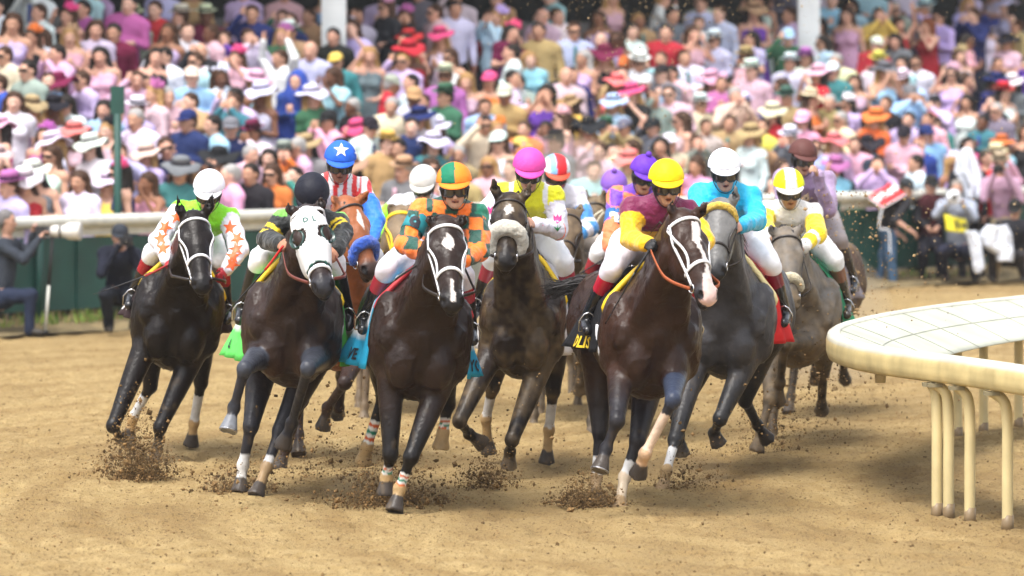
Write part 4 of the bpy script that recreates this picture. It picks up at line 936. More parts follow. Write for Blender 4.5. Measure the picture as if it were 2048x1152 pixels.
    # reins from the bit to the hands
    if rein is not None:
        for s in (-1, 1):
            a, _ = surf(H, .475, s * 95, .02); h = J[s]['h'] + unit(J[s]['h'] - J[s]['e']) * .06; m = (a + h) / 2 - np.array([0, 0, .03]) + Sd * s * .06
            P = spline([a, a * .6 + m * .4 + Sd * s * .05, m, h], 16); b = MB(); ribbon(b, P, [Sd * s] * 17, .022, .005); b.build("rein", rein, H['bridle'], H['loc'])
    return dict(o=o, loc=loc, J=J, sb=sb, so=so_, S0=S0, A=A, hc=hc, M=M, hel=hel, c=c, key=key)
def decal(Jk, shape, centre, mat, right=(1, 0, 0), up=(0, 0, 1), parent=None, bvh=None, name="emblem", sub=2, off=.005):
    P_, F_ = project(bvh or Jk['sb'], shape[0], shape[1], np.array(centre, float), right, up, off, sub); b = MB(); b.add(P_, F_)
    return b.build(name, mat, parent or Jk['so'], Jk['loc'], smooth=True)
def along(Jk, s, a, b, t): return Jk['J'][s][a] * (1 - t) + Jk['J'][s][b] * t
def whip(name, label, P, r0=.008, col0=(.01, .01, .012), col1=(.35, .02, .02)):
    P = [np.array(p) for p in P]; Q = spline(P, 16); b = MB(); loc = Q[0]
    b.tube(Q[:9], [r0 * 1.25] * 9, 7, col=col1); b.tube(Q[8:], list(np.linspace(r0, r0 * .55, 9)), 7, col=col0)
    q = Q[-1]; v = unit(Q[-1] - Q[-3]); b.tube([q, q + v * .08], [r0 * 1.5, r0 * 1.2], 6, col=col0, flat=.3)
    o = b.build("riding_whip", M_WHIP, None, loc, vc=True); tag(o, label, "whip", "riding whips held by the jockeys"); return o
# ---- silk patterns: fill C from tag, position
def full(c):
    def f(C, q): C[:] = c
    return f
LIME = (.25, .78, .015); ORG = (.95, .18, .015); NAVY = (.012, .015, .04)
def silk1(C, q): C[:] = LIME; C[np.char.startswith(q['tg'], 'up') & (q['tt'] > .05) | np.char.startswith(q['tg'], 'lo')] = (.80, .78, .86)
def silk2(C, q):
    C[:] = (.012, .014, .014); u = np.char.startswith(q['tg'], 'up'); l = np.char.startswith(q['tg'], 'lo')
    C[u & (((q['tt'] > .48) & (q['tt'] < .68)) | ((q['tt'] > .82) & (q['tt'] < .999)))] = (.75, .52, .01)
    C[(q['tg'] == 'neck') & (q['tt'] > .7)] = (.75, .52, .01); C[u & (q['tt'] < .12) & (q['z'] > .04)] = (.16, .5, .07)
def silk3(C, q):
    C[:] = (.02, .18, .72); t = (q['tg'] == 'torso') | (q['tg'] == 'neck'); st = (np.floor(q['y'] / .036 + 100) % 2 == 0)
    C[t] = (.75, .04, .04); C[t & st] = WH; u = np.char.startswith(q['tg'], 'up') & (q['tt'] < .3); st2 = np.floor(np.abs(q['y']) / .045) % 2 == 0
    C[u] = (.78, .04, .05); C[u & st2] = WH
def silk4(C, q):
    k = (np.floor(q['y'] / .085 + 50.5) + np.floor(q['z'] / .085 + 50)) % 2 == 0; C[:] = (.95, .20, .02); C[k & (vnoise(q['lv'], 5, 8) > -.62)] = (.008, .07, .05)
    t = (q['tg'] == 'torso') & (np.abs(q['y']) < .1); 
    u = np.char.startswith(q['tg'], 'up') & (q['tt'] < .16); C[u & (q['y'] < 0)] = (.92, .24, .03); C[u & (q['y'] > 0)] = (.01, .2, .12)
def silk5(C, q): C[:] = (.76, .76, .8); C[np.char.startswith(q['tg'], 'lo') | (np.char.startswith(q['tg'], 'up') & (q['tt'] > .25))] = LIME
def silk6(C, q):
    C[:] = (.74, .72, .8); C[((q['tg'] == 'torso') | (q['tg'] == 'neck')) & (np.abs(q['y']) < .19)] = (.72, .70, .01); C[np.char.startswith(q['tg'], 'up') & (q['tt'] < .12)] = (.72, .70, .01)
    C[(np.abs(np.abs(q['y']) - .125 - .35 * np.maximum(-q['z'] - .02, 0)) < .016) & (q['tg'] == 'torso')] = (.76, .76, .78)
    l = np.char.startswith(q['tg'], 'lo'); C[l & (q['tt'] < .12)] = (.9, .2, .12)
def silk7(C, q):
    C[:] = (.74, .72, .78); u = np.char.startswith(q['tg'], 'up'); l = np.char.startswith(q['tg'], 'lo')
    C[u & (q['tt'] > .35) & (q['tt'] < .80)] = (.06, .25, .58); C[l & (q['tt'] > .3)] = (.05, .26, .60); C[u & (q['tt'] > .92)] = (.06, .25, .58); C[q['tg'] == 'neck'] = (.6, .02, .04)
def silk8(C, q): C[:] = (.14, .10, .08); C[np.char.startswith(q['tg'], 'up') & (q['z'] > -.02)] = (.45, .25, .08)
def silk9(C, q):
    k = (np.floor(q['y'] / .10 + 50.5) + np.floor((q['z'] + q['x'] * .3) / .10 + 50.3)) % 2 == 0; C[:] = (.92, .2, .07); C[k & ~np.char.startswith(q['tg'], 'lo')] = (.16, .05, .50)
    C[np.char.startswith(q['tg'], 'up') & (q['tt'] > .6)] = (.92, .2, .07)
def silk10(C, q):
    C[:] = (.85, .50, .005); C[((q['tg'] == 'torso') | (q['tg'] == 'neck')) & (q['z'] > -.13)] = (.16, .008, .06); C[np.char.startswith(q['tg'], 'up') & (q['tt'] < .28)] = (.16, .008, .06)
def silk11(C, q): C[:] = (.01, .42, .68); C[np.char.startswith(q['tg'], 'lo') & (q['tt'] > .75)] = (.01, .34, .60)
def silk12(C, q):
    C[:] = (.70, .68, .66); u = np.char.startswith(q['tg'], 'up'); l = np.char.startswith(q['tg'], 'lo')
    C[u & (q['tt'] > .3)] = (.85, .62, .01); C[l & (q['tt'] < .8)] = (.85, .62, .01); C[(q['tg'] == 'torso') & (vnoise(q['lv'], 7, 3) > .35) & (q['z'] < -.05)] = (.82, .55, .01)
    C[l & (q['tt'] > .25) & (q['tt'] < .45) & (q['y'] > 0)] = WH
def silk13(C, q): C[:] = (.36, .26, .42)
def quarter(a, b): return lambda x, y, z: a if x > .0 else (b if x > -.085 else a)
J1 = build_jockey("j1", H1, "jockey in a lime vest and white sleeves scattered with orange stars, plain white helmet", (418, 370), silk1, (-4, -26, 4), solid3((.80, .81, .88)) if 0 else (lambda x, y, z: (.80, .81, .86)),
    hands=((335, 520, 33.8), (452, 540, 33.85)), elbows=((318, 478, 34.05), (478, 500, 34.0)), rein=ML, boottop=(.32, .01, .02), gloves=(.4, .02, .03))
for s, a, b_, ts in ((-1, 'sh', 'e', (.18, .55, .95)), (-1, 'e', 'h', (.4,)), (1, 'sh', 'e', (.25, .6, .95)), (1, 'e', 'h', (.3, .7))):
    for i, t in enumerate(ts):
        decal(J1, star2d(.060, i * .5), along(J1, s, a, b_, t) + np.array([s * (.02 if i % 2 else -.012), 0, 0]), material("orange_star", (.95, .13, .03), rough=.45), name="star")
J2 = build_jockey("j2", H2, "jockey in black silks with yellow arm hoops, black helmet edged in white, head bowed", (624, 383), silk2, (0, -48, 3), (lambda x, y, z: (.008, .009, .018)), skin=(.42, .2, .12),
    hands=((560, 488, 30.45), (672, 500, 30.6)), elbows=((535, 478, 30.85), (686, 462, 30.8)), rein=material("red_brown_rein", (.16, .04, .03), rough=.5), boottop=(.012, .012, .014), dx=.1, goggles=False)
J3 = build_jockey("j3", H3, "jockey in red and white stripes with blue sleeves, blue helmet bearing a white star", (681, 312), silk3, (3, -18, 3), (lambda x, y, z: (.02, .12, .62)), skin=(.30, .13, .08),
    hands=((640, 480, 33.4), (735, 500, 33.4)), elbows=((622, 440, 33.7), (752, 440, 33.7)), boottop=(.01, .01, .012), rein=ML)
hbv = lambda J: BVHTree.FromPolygons([tuple(np.array(v.co) + J['loc']) for v in J['hel'].data.vertices], [list(p.vertices) for p in J['hel'].data.polygons])
decal(J3, star2d(.060), J3['hc'] + J3['M'] @ np.array([.0, .0, .035]), material("white_star", (.82, .82, .82), rough=.5), right=-J3['M'][:, 0], up=J3['M'][:, 2] - J3['M'][:, 1] * .5, parent=J3['hel'], bvh=hbv(J3), name="star")
decal(J3, star2d(.045), J3['hc'] + J3['M'] @ np.array([.06, .0, .03]), material("white_star"), right=-J3['M'][:, 1], up=J3['M'][:, 2], parent=J3['hel'], bvh=hbv(J3), name="star")
G4 = (.005, .17, .09)
J4 = build_jockey("j4", H4, "jockey in orange and dark green checks, helmet quartered orange and green", (908, 358), silk4, (2, -10, -3), (lambda x, y, z: G4 if (-.085 < x < .008 and z > -.012 and y > -.02) else (.95, .24, .02)), skin=(.58, .34, .24),
    hands=((846, 505, 29.95), (930, 520, 29.9)), elbows=((812, 488, 30.15), (955, 505, 30.1)), rein=ML, breeches=(.74, .72, .8), boottop=(.38, .03, .05))

J5 = build_jockey("j5", H5, "dusty jockey in white and lime silks with a white helmet, behind the orange-checked jockey", (846, 358), silk5, (-8, -30, 0), (lambda x, y, z: (.68, .66, .62)), vox=.014, dx=.1, rein=M_STRAPY)
J6 = build_jockey("j6", H6, "jockey in a yellow and white jacket with pink flowers, wrinkled pink helmet cover", (1059, 328), silk6, (2, -24, 2), (lambda x, y, z: (.70, .07, .36)), skin=(.48, .26, .18),
    hands=((985, 452, 32.5), (1068, 448, 32.4)), elbows=((960, 440, 32.85), (1118, 462, 32.8)), rein=ML, boottop=(.32, .03, .05))
fm = material("pink_flower", (.9, .06, .28), rough=.5); gm = material("green_leaf", (.03, .28, .1), rough=.5)
tul = (np.array([(0, -.03), (.028, -.01), (.03, .03), (.012, .012), (0, .035), (-.012, .012), (-.03, .03), (-.028, -.01)]), [[0, 1, 2, 3], [0, 3, 4, 5], [0, 5, 6, 7]])
lf = (np.array([(0, -.03), (.03, .012), (.004, -.004), (0, .03), (-.004, -.004), (-.03, .012)]), [[0, 1, 2], [0, 2, 3], [0, 3, 4], [0, 4, 5]])
for s in (-1, 1):
    p = along(J6, s, 'sh', 'e', .62); decal(J6, tul, p, fm, name="flower"); decal(J6, lf, p - np.array([0, 0, .06]), gm, name="leaf")
b = MB(); p = along(J6, 1, 'e', 'h', .9); v = unit(J6['J'][1]['h'] - J6['J'][1]['e']); Mw = Frame_from(v)
b.tube([p + Mw @ np.array([.043 * math.cos(a), .043 * math.sin(a), 0]) for a in np.linspace(0, 6.3, 16)], .01, 6); b.build("wristband", fm, J6['o'], J6['loc'])
J7 = build_jockey("j7", H7, "jockey in white silks with blue hooped sleeves, red white and blue panelled helmet", (1113, 336), silk7, (12, -25, 0), (lambda x, y, z: (.72, .03, .04) if -.02 < x < .07 and z > -.02 else ((.25, .5, .8) if x <= -.02 and x > -.07 else ((.75, .75, .78) if z > -.02 else (.7, .1, .05)))), vox=.014,
    elbows=(None, (1178, 455, 38.2)), hands=(None, (1128, 492, 37.9)), breeches=(.5, .42, .34), boottop=(.3, .24, .18), rein=ML)
J8 = build_jockey("j8", H8, "mud-covered jockey in a light purple helmet with a pompom, far back in the centre", (1228, 366), silk8, (0, -28, 0), (lambda x, y, z: (.22, .10, .48)), pompom=(.2, .08, .42), vox=.014, rein=ML)
J9 = build_jockey("j9", H9, "jockey in orange and purple checks with armband number 3, deep purple helmet", (1291, 338), silk9, (10, -20, 8), (lambda x, y, z: (.12, .03, .45) if not (-.055 < z < -.03) else (.7, .5, .1)), vox=.0125,
    elbows=((1222, 490, 36.0), None), hands=((1262, 515, 35.7), None), rein=ML, pompom=(.12, .03, .42))
b = MB(); p = along(J9, -1, 'sh', 'e', .45); v = unit(J9['J'][-1]['e'] - J9['J'][-1]['sh']); Mw = Frame_from(v)
def band(Jk, s, t, w_, r_, mat):
    p = along(Jk, s, 'sh', 'e', t); v = unit(Jk['J'][s]['e'] - Jk['J'][s]['sh']); Mw = Frame_from(v); b = MB()
    b.slab(lambda u, q_: p + v * (q_ - .5) * w_ + Mw @ np.array([r_ * math.cos(u * 2 * math.pi), r_ * math.sin(u * 2 * math.pi), 0]), 28, 3, .004)
    o = b.build("armband", mat, Jk['so'], Jk['loc']); bv = BVHTree.FromPolygons([tuple(np.array(x.co) + Jk['loc']) for x in o.data.vertices], [list(x.vertices) for x in o.data.polygons]); return o, bv, p
o, bv, p = band(J9, -1, .5, .15, .079, material("blue_armband", (.02, .12, .34), rough=.5)); decal(J9, text_curve_mesh("3", .17, .008), p, M_INKW, bvh=bv, parent=o)
o, bv, p = band(J4, -1, .42, .13, .077, material("teal_armband", (.01, .22, .26), rough=.5)); decal(J4, text_curve_mesh("9", .15, .006), p, M_INKB, bvh=bv, parent=o)
J10 = build_jockey("j10", H10, "jockey in maroon yoke and golden-yellow sleeves with a bright yellow helmet and black gloves", (1333, 352), silk10, (6, -14, -2), (lambda x, y, z: (.86, .62, .004) if not (-.048 < z < -.036) else (.06, .04, .01)), skin=(.50, .28, .19),
    hands=((1292, 488, 29.8), (1390, 500, 30.0)), elbows=((1262, 478, 30.15), (1410, 480, 30.2)), gloves=(.01, .01, .012), rein=M_RUBBER, boottop=(.42, .01, .03), breeches=(.76, .72, .8))
J11 = build_jockey("j11", H11, "jockey in turquoise silks and white helmet holding the reins low on the grey", (1449, 328), silk11, (2, -16, -2), (lambda x, y, z: (.80, .81, .88) if not (-.052 < z < -.042) else (.02, .02, .03)), skin=(.52, .28, .2),
    hands=((1440, 452, 32.2), (1482, 452, 32.2)), elbows=((1405, 440, 32.6), (1515, 440, 32.6)), rein=ML, boottop=(.16, .01, .03), breeches=(.80, .80, .84))
J12 = build_jockey("j12", H12, "jockey in mud-flecked white silks with yellow sleeves, helmet quartered white and acid yellow", (1578, 366), silk12, (4, -18, -3), (lambda x, y, z: (.76, .84, .01) if (x < -.035 or z < -.04 or (x > .045)) else (.8, .8, .8)), skin=(.36, .2, .12),
    elbows=(None, (1634, 470, 34.9)), hands=((1545, 470, 34.8), (1606, 492, 34.7)), rein=ML, boottop=(.2, .08, .05), boot=(.05, .04, .03))
J13 = build_jockey("j13", H13, "jockey in dull lavender silks and brown helmet raising a hand to his face", (1607, 304), silk13, (14, -14, 4), (lambda x, y, z: (.10, .035, .03)), skin=(.45, .26, .18),
    hands=(None, (1636, 352, 37.9)), elbows=(None, (1656, 420, 38.1)), rein=None, boottop=(.04, .03, .03), breeches=(.30, .26, .26), vox=.013)
whip("w", "long dark whip pointing left, held by the orange-star jockey", [W(338, 528, 33.7), W(290, 552, 33.75), W(206, 582, 33.8)], .006)
whip("w", "red and black whip held low by the black and yellow jockey", [W(566, 492, 30.3), W(530, 540, 30.4), W(466, 612, 30.5)], .007, col1=(.6, .02, .02))
whip("w", "thin dark whip held by the orange-checked jockey", [W(838, 528, 29.8), W(790, 560, 29.9), W(742, 606, 30.0)], .006, col1=(.01, .01, .01))
whip("w", "black whip hanging from the black-gloved hand of the yellow-capped jockey", [W(1300, 498, 29.7), W(1270, 545, 29.7), W(1222, 628, 29.8)], .007, col1=(.01, .01, .012))
whip("w", "long dark whip crossing the gap behind the purple-checked jockey", [W(1240, 498, 36.0), W(1205, 520, 36.1), W(1152, 552, 36.2)], .007, col1=(.03, .02, .015))
for H_, pts in ((H8, [(1206, 420), (1186, 436), (1182, 470), (1192, 508), (1202, 520)]), (H8, [(1208, 424), (1194, 446), (1194, 480), (1206, 512)])):
    b = MB(); b.tube(spline([W(x, y, 39.2) for x, y in pts], 14), .011, 6); b.build("loose_rein", material("pale_rope", (.55, .5, .38), rough=.9), H_['bridle'], H_['loc'])
# ================================================================ THE CROWD
M_CSKIN = material("spectator_skin", src='both', rough=.55, spec=.3); M_CCLOTH = material("spectator_cloth", src='both', rough=.8, spec=.15, var=.12, vscale=6, bump=.4, bscale=14, bdist=.03)
M_CHAT = material("spectator_hat", src='both', rough=.8, spec=.15, var=.1, vscale=20, bump=.3, bscale=60, bdist=.01); M_CHAIR = material("spectator_hair", src='both', rough=.6, spec=.25, var=.3, vscale=40)
PAL = dict(W=(.72, .74, .80), L=(.52, .44, .68), P=(.70, .42, .52), H=(.70, .08, .24), K=(.018, .018, .022), N=(.02, .03, .12), B=(.06, .16, .52), S=(.28, .50, .72), R=(.46, .03, .04), O=(.72, .20, .05), G=(.05, .13, .08),
           T=(.42, .29, .15), C=(.66, .60, .46), D=(.16, .17, .19), V=(.16, .07, .42), M=(.16, .015, .05), Y=(.72, .56, .12), Q=(.05, .20, .21), A=(.82, .22, .20), E=(.30, .32, .30), I=(.40, .58, .78), Z=(.42, .13, .38))
CNAME = dict(W="white", L="lavender", P="pale pink", H="hot pink", K="black", N="navy", B="blue", S="sky blue", R="red", O="orange", G="dark green", T="tan", C="cream", D="grey", V="purple", M="maroon", Y="yellow", Q="teal", A="coral", E="grey-green", I="light blue", Z="magenta")
HAIRC = dict(k=(.012, .008, .006), n=(.05, .022, .01), y=(.36, .21, .08), g=(.34, .33, .32), r=(.18, .05, .015), b=(.5, .28, .18))
HNAME = dict(k="black hair", n="brown hair", y="blond hair", g="grey hair", r="reddish hair", b="bald head")
SKINS = [(.62, .36, .26), (.56, .31, .21), (.68, .42, .32), (.50, .27, .18), (.60, .33, .24), (.30, .14, .08), (.16, .07, .04)]
def spect_fig(pose, fem):
    f = Fig(); sw = .165 if fem else .195; I3 = np.eye(3); Mh = np.stack([np.array([1., 0, 0]), np.array([0, -1., 0]), np.array([0, 0, 1.])], 1)
    head_prims(f, np.array([0, -.03, 1.615]), Mh, 1.0)
    f.cap((0, .0, 1.42), (0, -.01, 1.55), .056, .050, .03, 'neck'); f.cap((-sw * .5, 0, 1.37), (sw * .5, 0, 1.37), .075, .075, .06, 'torso')
    f.ell((0, 0, 1.26), (sw * .92, .115, .20), None, .06, 'torso'); f.ell((0, 0, 1.05), (.145 if fem else .165, .105, .16), None, .08, 'torso'); f.ell((0, .0, .90), (.175, .115, .13), None, .06, 'hips')
    if fem:
        for s in (-1, 1): f.ell((s * .075, -.085, 1.24), (.07, .06, .065), None, .03, 'torso')
    for s in (-1, 1):
        f.cap((0, .01, 1.49), (s * sw * .72, 0, 1.425), .045, .055, .05, 'torso'); sh = np.array([s * sw, 0, 1.385]); f.ell(sh, (.058, .058, .058), None, .04, 'up')
        if pose == 0: e, h, v = (s * (sw + .06), .02, 1.13), (s * (sw + .07), -.06, .89), (0, -.2, -1)
        elif pose == 1: e, h, v = (s * (sw + .06), -.03, 1.14), (s * -.06, -.20, 1.17 + s * .03), (-s, 0, .1)
        elif pose == 2: e, h, v = (s * (sw + .07), -.15, 1.26), (s * .065, -.21, 1.52), (-s * .3, -.1, 1)
        elif pose == 3: e, h, v = (s * (sw + .12), -.06, 1.62), (s * (sw + .04), -.10, 1.86), (0, -.1, 1)
        elif pose == 4: e, h, v = (s * (sw + .05), -.02, 1.14), (s * .03, -.25, 1.22), (-s * .3, -.3, .8)
        else: e, h, v = ((s * (sw + .05), .0, 1.13), (s * (sw - .05), -.2, 1.05), (-s, -.5, 0)) if s > 0 else ((s * (sw + .10), -.12, 1.36), (s * .12, -.17, 1.60), (.3, 0, 1))
        e, h = np.array(e), np.array(h); r = .85 if fem else 1
        f.cap(sh, e, .050 * r, .040 * r, .03, 'up'); f.cap(e, h, .038 * r, .025 * r, .02, 'lo'); hand_prims(f, h, v, (0, -1, .2) if pose != 0 else (s, 0, 0), .7, .95 * r ** .5, 'hand', s)
        f.cap((s * .09, 0, .86), (s * .10, -.01, .48), .085, .058, .04, 'leg'); f.cap((s * .10, -.01, .48), (s * .10, .02, .10), .055, .036, .02, 'leg'); f.cap((s * .10, .03, .05), (s * .11, -.14, .035), .04, .032, .02, 'foot')
    return f
TPL = {}
def template(pose, fem):
    if (pose, fem) in TPL: return TPL[(pose, fem)]
    f = spect_fig(pose, fem); V, F, tg, tt = f.mesh(.0165); C = np.ones((len(V), 3)); C[tg == 'eyehole'] = .12; C[tg == 'mouth'] = (.25, .1, .1); C[tg == 'lips'] = (1, .55, .55); C[tg == 'leg'] = .25; C[tg == 'foot'] = .06
    if not fem: pass
    T = dict(body=mesh_data("person", V, F, C))
    def piece(nm, pred, inf, mod=None, colf=None):
        g = Fig(); g.P = [dict(p) for p in f.P]
        if mod: mod(g)
        V, F, tg, tt = g.mesh(.0185, inf, pred); N = vnormals(V, F); V = V + N * (vnoise(V, 9, 4) * .008 + vnoise(V, 22, 7) * .004)[:, None]
        C = np.ones((len(V), 3)); 
        if colf: colf(C, V, tg)
        T[nm] = mesh_data(nm, V, F, C)
    def neckless(g): g.P = [p for p in g.P if p['tag'] != 'neck']
    def skirt(g):
        g.P = [p for p in g.P if p['tag'] not in ('neck', 'up', 'lo')]
        g.cap((0, 0, .95), (0, 0, .55), .16, .25, .08, 'skirt', (np.array([0, 1., 0]), .8))
        for p in g.P:
            if p['tag'] == 'torso' and p['t'] == 'c': p['a'] = p['a'] * (1, 1, .955); p['b'] = p['b'] * (1, 1, .955)
    def tee(g):
        neckless(g)
        for p in g.P:
            if p['tag'] == 'up' and p['t'] == 'c': p['b'] = p['a'] + (p['b'] - p['a']) * .6
    piece('shirt', lambda t: t in ('torso', 'hips', 'up', 'lo'), .014, neckless); piece('tshirt', lambda t: t in ('torso', 'hips', 'up'), .014, tee)
    piece('dress', lambda t: t in ('torso', 'hips', 'skirt'), .010, skirt); piece('jacket', lambda t: t in ('torso', 'hips', 'up', 'lo'), .026, neckless)
    piece('trousers', lambda t: t in ('hips', 'leg'), .012)
    b = MB()
    def sf(u, v):
        z = 1.44 - .32 * v; x = (u - .5) * .15 * (1 - v * .75); return np.array([x, -.137 + (x * 3) ** 2 * .1 + (.045 if z > 1.40 else .0) * (z - 1.38) / .06, z])
    b.slab(sf, 6, 8, .012); T['shirt_front'] = mesh_data("shirt_front", b.V, b.F, b.C)
    b = MB(); b.slab(lambda u, v: sf(.5 + (u - .5) * .28, v * .9) + np.array([0, -.012, 0]), 2, 6, .008); T['tie'] = mesh_data("tie", b.V, b.F, b.C)
    b = MB(); b.slab(lambda u, v: np.array([.125 * math.sin((u - .5) * 2.4) * (1 - .1 * v), -.155 + .02 * 0 + .02 * (abs(u - .5)), 1.43 - .34 * v]) * 1.0 if 0 else np.array([(u - .5) * .045 * (1 - .3 * v) + .0, -.150, 1.42 - .36 * v]), 2, 6, .008); T['necktie'] = mesh_data("necktie", b.V, b.F, b.C)
    TPL[(pose, fem)] = T; return T
HC = np.array([0, -.03, 1.615])
def hairmesh(kind):
    if 'hair' + kind in TPL: return TPL['hair' + kind]
    f = Fig(); c = HC
    if kind == 'short': f.ell(c + (0, .02, .045), (.088, .100, .092), None, .02, 'h'); f.ell(c + (0, .045, -.01), (.083, .07, .075), None, .03, 'h')
    elif kind == 'long':
        f.ell(c + (0, .02, .05), (.096, .105, .092), None, .02, 'h')
        for s in (-1, 1): f.cap(c + (s * .078, .03, .02), c + (s * .10, .03, -.16), .038, .045, .03, 'h'); f.cap(c + (s * .10, .03, -.16), c + (s * .085, -.01, -.24), .045, .02, .03, 'h')
        f.cap(c + (0, .08, 0), c + (0, .09, -.18), .07, .06, .04, 'h')
    f.ell(c + (0, -.11, -.05), (.068, .09, .105), None, .02, 'cut', sub=True)
    V, F, _, _ = f.mesh(.013); V = V + vnormals(V, F) * (vnoise(V * (1, 1, .4), 40, 3) * .007)[:, None]; TPL['hair' + kind] = mesh_data("hair", V, F, np.ones((len(V), 3))); return TPL['hair' + kind]
def hatmesh(kind):
    if 'hat' + kind in TPL: return TPL['hat' + kind]
    b = MB(); c = HC + np.array([0, .01, .075]); Mt = np.array(Matrix.Rotation(R(8), 3, 'X'))
    base = kind.rstrip('2')
    if base in 'b':
        r2 = .20 if kind == 'b' else .25; wv = lambda r, a: (r - .1) * (.42 * math.sin(2 * a + 1) + .20 * math.sin(5 * a)) * .9
        b.lathe([(.002, .115), (.05, .112), (.085, .095), (.098, .05)], Mt, c, 28); b.lathe([(.100, .052), (.103, .012)], Mt, c, 28, col=(.25, .22, .25) if kind == 'b' else (1, 1, 1))
        b.lathe([(.100, .014), (.16, .004), (r2 * .85, -.012), (r2, -.03), (r2, -.036), (r2 * .85, -.018), (.16, -.003), (.095, .006)], Mt, c, 28, wob=wv)
    elif base == 'f':
        b.lathe([(.002, .10), (.03, .115), (.06, .118), (.082, .105), (.092, .05)], Mt, c, 24, sy=1.12); b.lathe([(.094, .052), (.097, .014)], Mt, c, 24, sy=1.12, col=(.06, .06, .07))
        b.lathe([(.095, .016), (.13, .008), (.152, .012), (.152, .006), (.13, 0), (.09, .006)], Mt, c, 24, sy=1.12, wob=lambda r, a: (r - .09) * .35 * abs(math.cos(a)))
    elif base == 'c':
        b.lathe([(.002, .085), (.05, .075), (.085, .045), (.097, .0), (.097, -.02)], Mt, c, 22, sy=1.1)
        b.slab(lambda u, v: c + Mt @ np.array([math.cos(R(200 + 140 * u)) * (.096 + .0 * v), math.sin(R(200 + 140 * u)) * (.10 + .085 * v) , -.012 - .02 * v]), 10, 4, .008)
    elif base == 's':
        rr = random.Random(4)
        for i in range(46):
            a = rr.uniform(0, 6.28); e = rr.uniform(.1, 1.3); L_ = rr.uniform(.07, .13); d0 = np.array([math.cos(a) * math.cos(e), math.sin(a) * math.cos(e), math.sin(e)]); p0 = c + np.array([.03, 0, .0])
            b.tube([p0, p0 + d0 * L_ * .6, p0 + d0 * L_ + np.array([0, 0, .02])], [.012, .026, .008], 5)
    elif base == 'h':
        f = Fig(); f.ell(HC + (0, .03, .01), (.125, .135, .155), None, .02, 'h'); f.cap(HC + (0, .04, -.05), HC + (0, .05, -.2), .12, .17, .05, 'h'); f.ell(HC + (0, -.13, -.01), (.075, .13, .105), None, .02, 'h', sub=True)
        f.cap((0, .02, 1.36), (0, .02, .85), .22, .34, .08, 'h', (np.array([0, 1., 0]), .65)); V, F, _, _ = f.mesh(.018); V = V + vnormals(V, F) * (vnoise(V * (1, 1, .35), 12, 3) * .018)[:, None]
        TPL['hath'] = mesh_data("hood", V, F, np.ones((len(V), 3))); return TPL['hath']
    me = mesh_data("hat", b.V, b.F, b.C); bm = bmesh.new(); bm.from_mesh(me); bmesh.ops.recalc_face_normals(bm, faces=bm.faces); bm.to_mesh(me); bm.free(); TPL['hat' + kind] = me; return me
def shades():
    if 'sg' in TPL: return TPL['sg']
    b = MB(); b.slab(lambda u, v: HC + np.array([-.068 + .136 * u, -.112 + ((u - .5) * 2) ** 2 * .045, .022 - .036 * v * (1 - .5 * math.exp(-((u - .5) / .08) ** 2))]), 16, 3, .006); TPL['sg'] = mesh_data("sunglasses", b.V, b.F, b.C); return TPL['sg']
def camera_mesh():
    if 'cam' in TPL: return TPL['cam']
    b = MB(); c = HC + np.array([0, -.16, .005]); b.box(c, (.065, .03, .045)); b.lathe([(.032, 0), (.034, .05), (.03, .10), (.025, .10)], np.array(Matrix.Rotation(R(90), 3, 'X')), c + np.array([0, -.03, -.005]), 14); b.box(c + np.array([0, 0, .05]), (.022, .02, .014))
    TPL['cam'] = mesh_data("camera", b.V, b.F, b.C, smooth=False); return TPL['cam']

REG_A = """30 130 - n d T|80 250 s O d K|235 85 - n s W|340 120 s H d K|420 20 - k s Z|520 130 f C s E|590 60 - n s R|895 130 f C s W|1050 190 - n s W|1160 200 - n s P|1220 110 f C s M|1410 90 - n s N|1560 120 - n s G 5|1700 110 - n s T|1850 40 - k s K
210 240 - n t W|330 230 s T d P|385 60 - k s Z|700 190 - k s M|620 330 - k d P|770 330 - k d K|940 330 - k s W|1035 370 - n s I|1185 300 - b j K|1360 350 s H t P|1240 250 - n s V|1440 120 - n s N|1610 350 - n s W 3|1600 215 s Z t G|1830 290 - b s L|1905 380 c Y s Q|1700 470 h B s B|1950 220 - k s K
30 400 - k s E|110 330 - n s C|345 470 - n s L|190 520 b2 M d Z|740 470 - n s P|810 490 - k s L|870 540 s Z s P|945 560 - g s P|1120 590 - n s T 2|1210 600 - n s Q|1325 560 - k s L|1470 550 b W d L|1900 560 b W t G|1980 620 - g s C
20 500 - n s B|60 480 - n s I|155 640 b T d C|325 640 b K d C|605 650 - k t C|755 650 f W s L|835 680 - g s W 5|1070 700 c N s N|1270 750 c D s N|1400 790 f M s W|1740 740 c T s P|1920 700 c K s P|1150 720 - k s I
40 760 b H d H|110 800 s Z d Z|270 840 b W t W|460 830 b A d C|610 850 b W s W|690 880 - n s L|1090 830 - n s N|1250 900 - g s P|1120 950 b2 K d M|1380 930 - k d K|1550 900 f E s O|1680 850 - g s P|1830 850 b T s E
30 930 b P d P|170 1040 b W d R 4|320 1000 b W d D 1|500 1080 b W d Y 1|600 990 s H d N|880 980 b D t Q|950 1030 b2 T s D|760 1060 - n d P 2|240 900 - n d C|1300 1010 - g s P|1430 1000 - k s K|1500 1000 - n t O|1640 1020 - k s Q|380 1050 - n t T 1"""
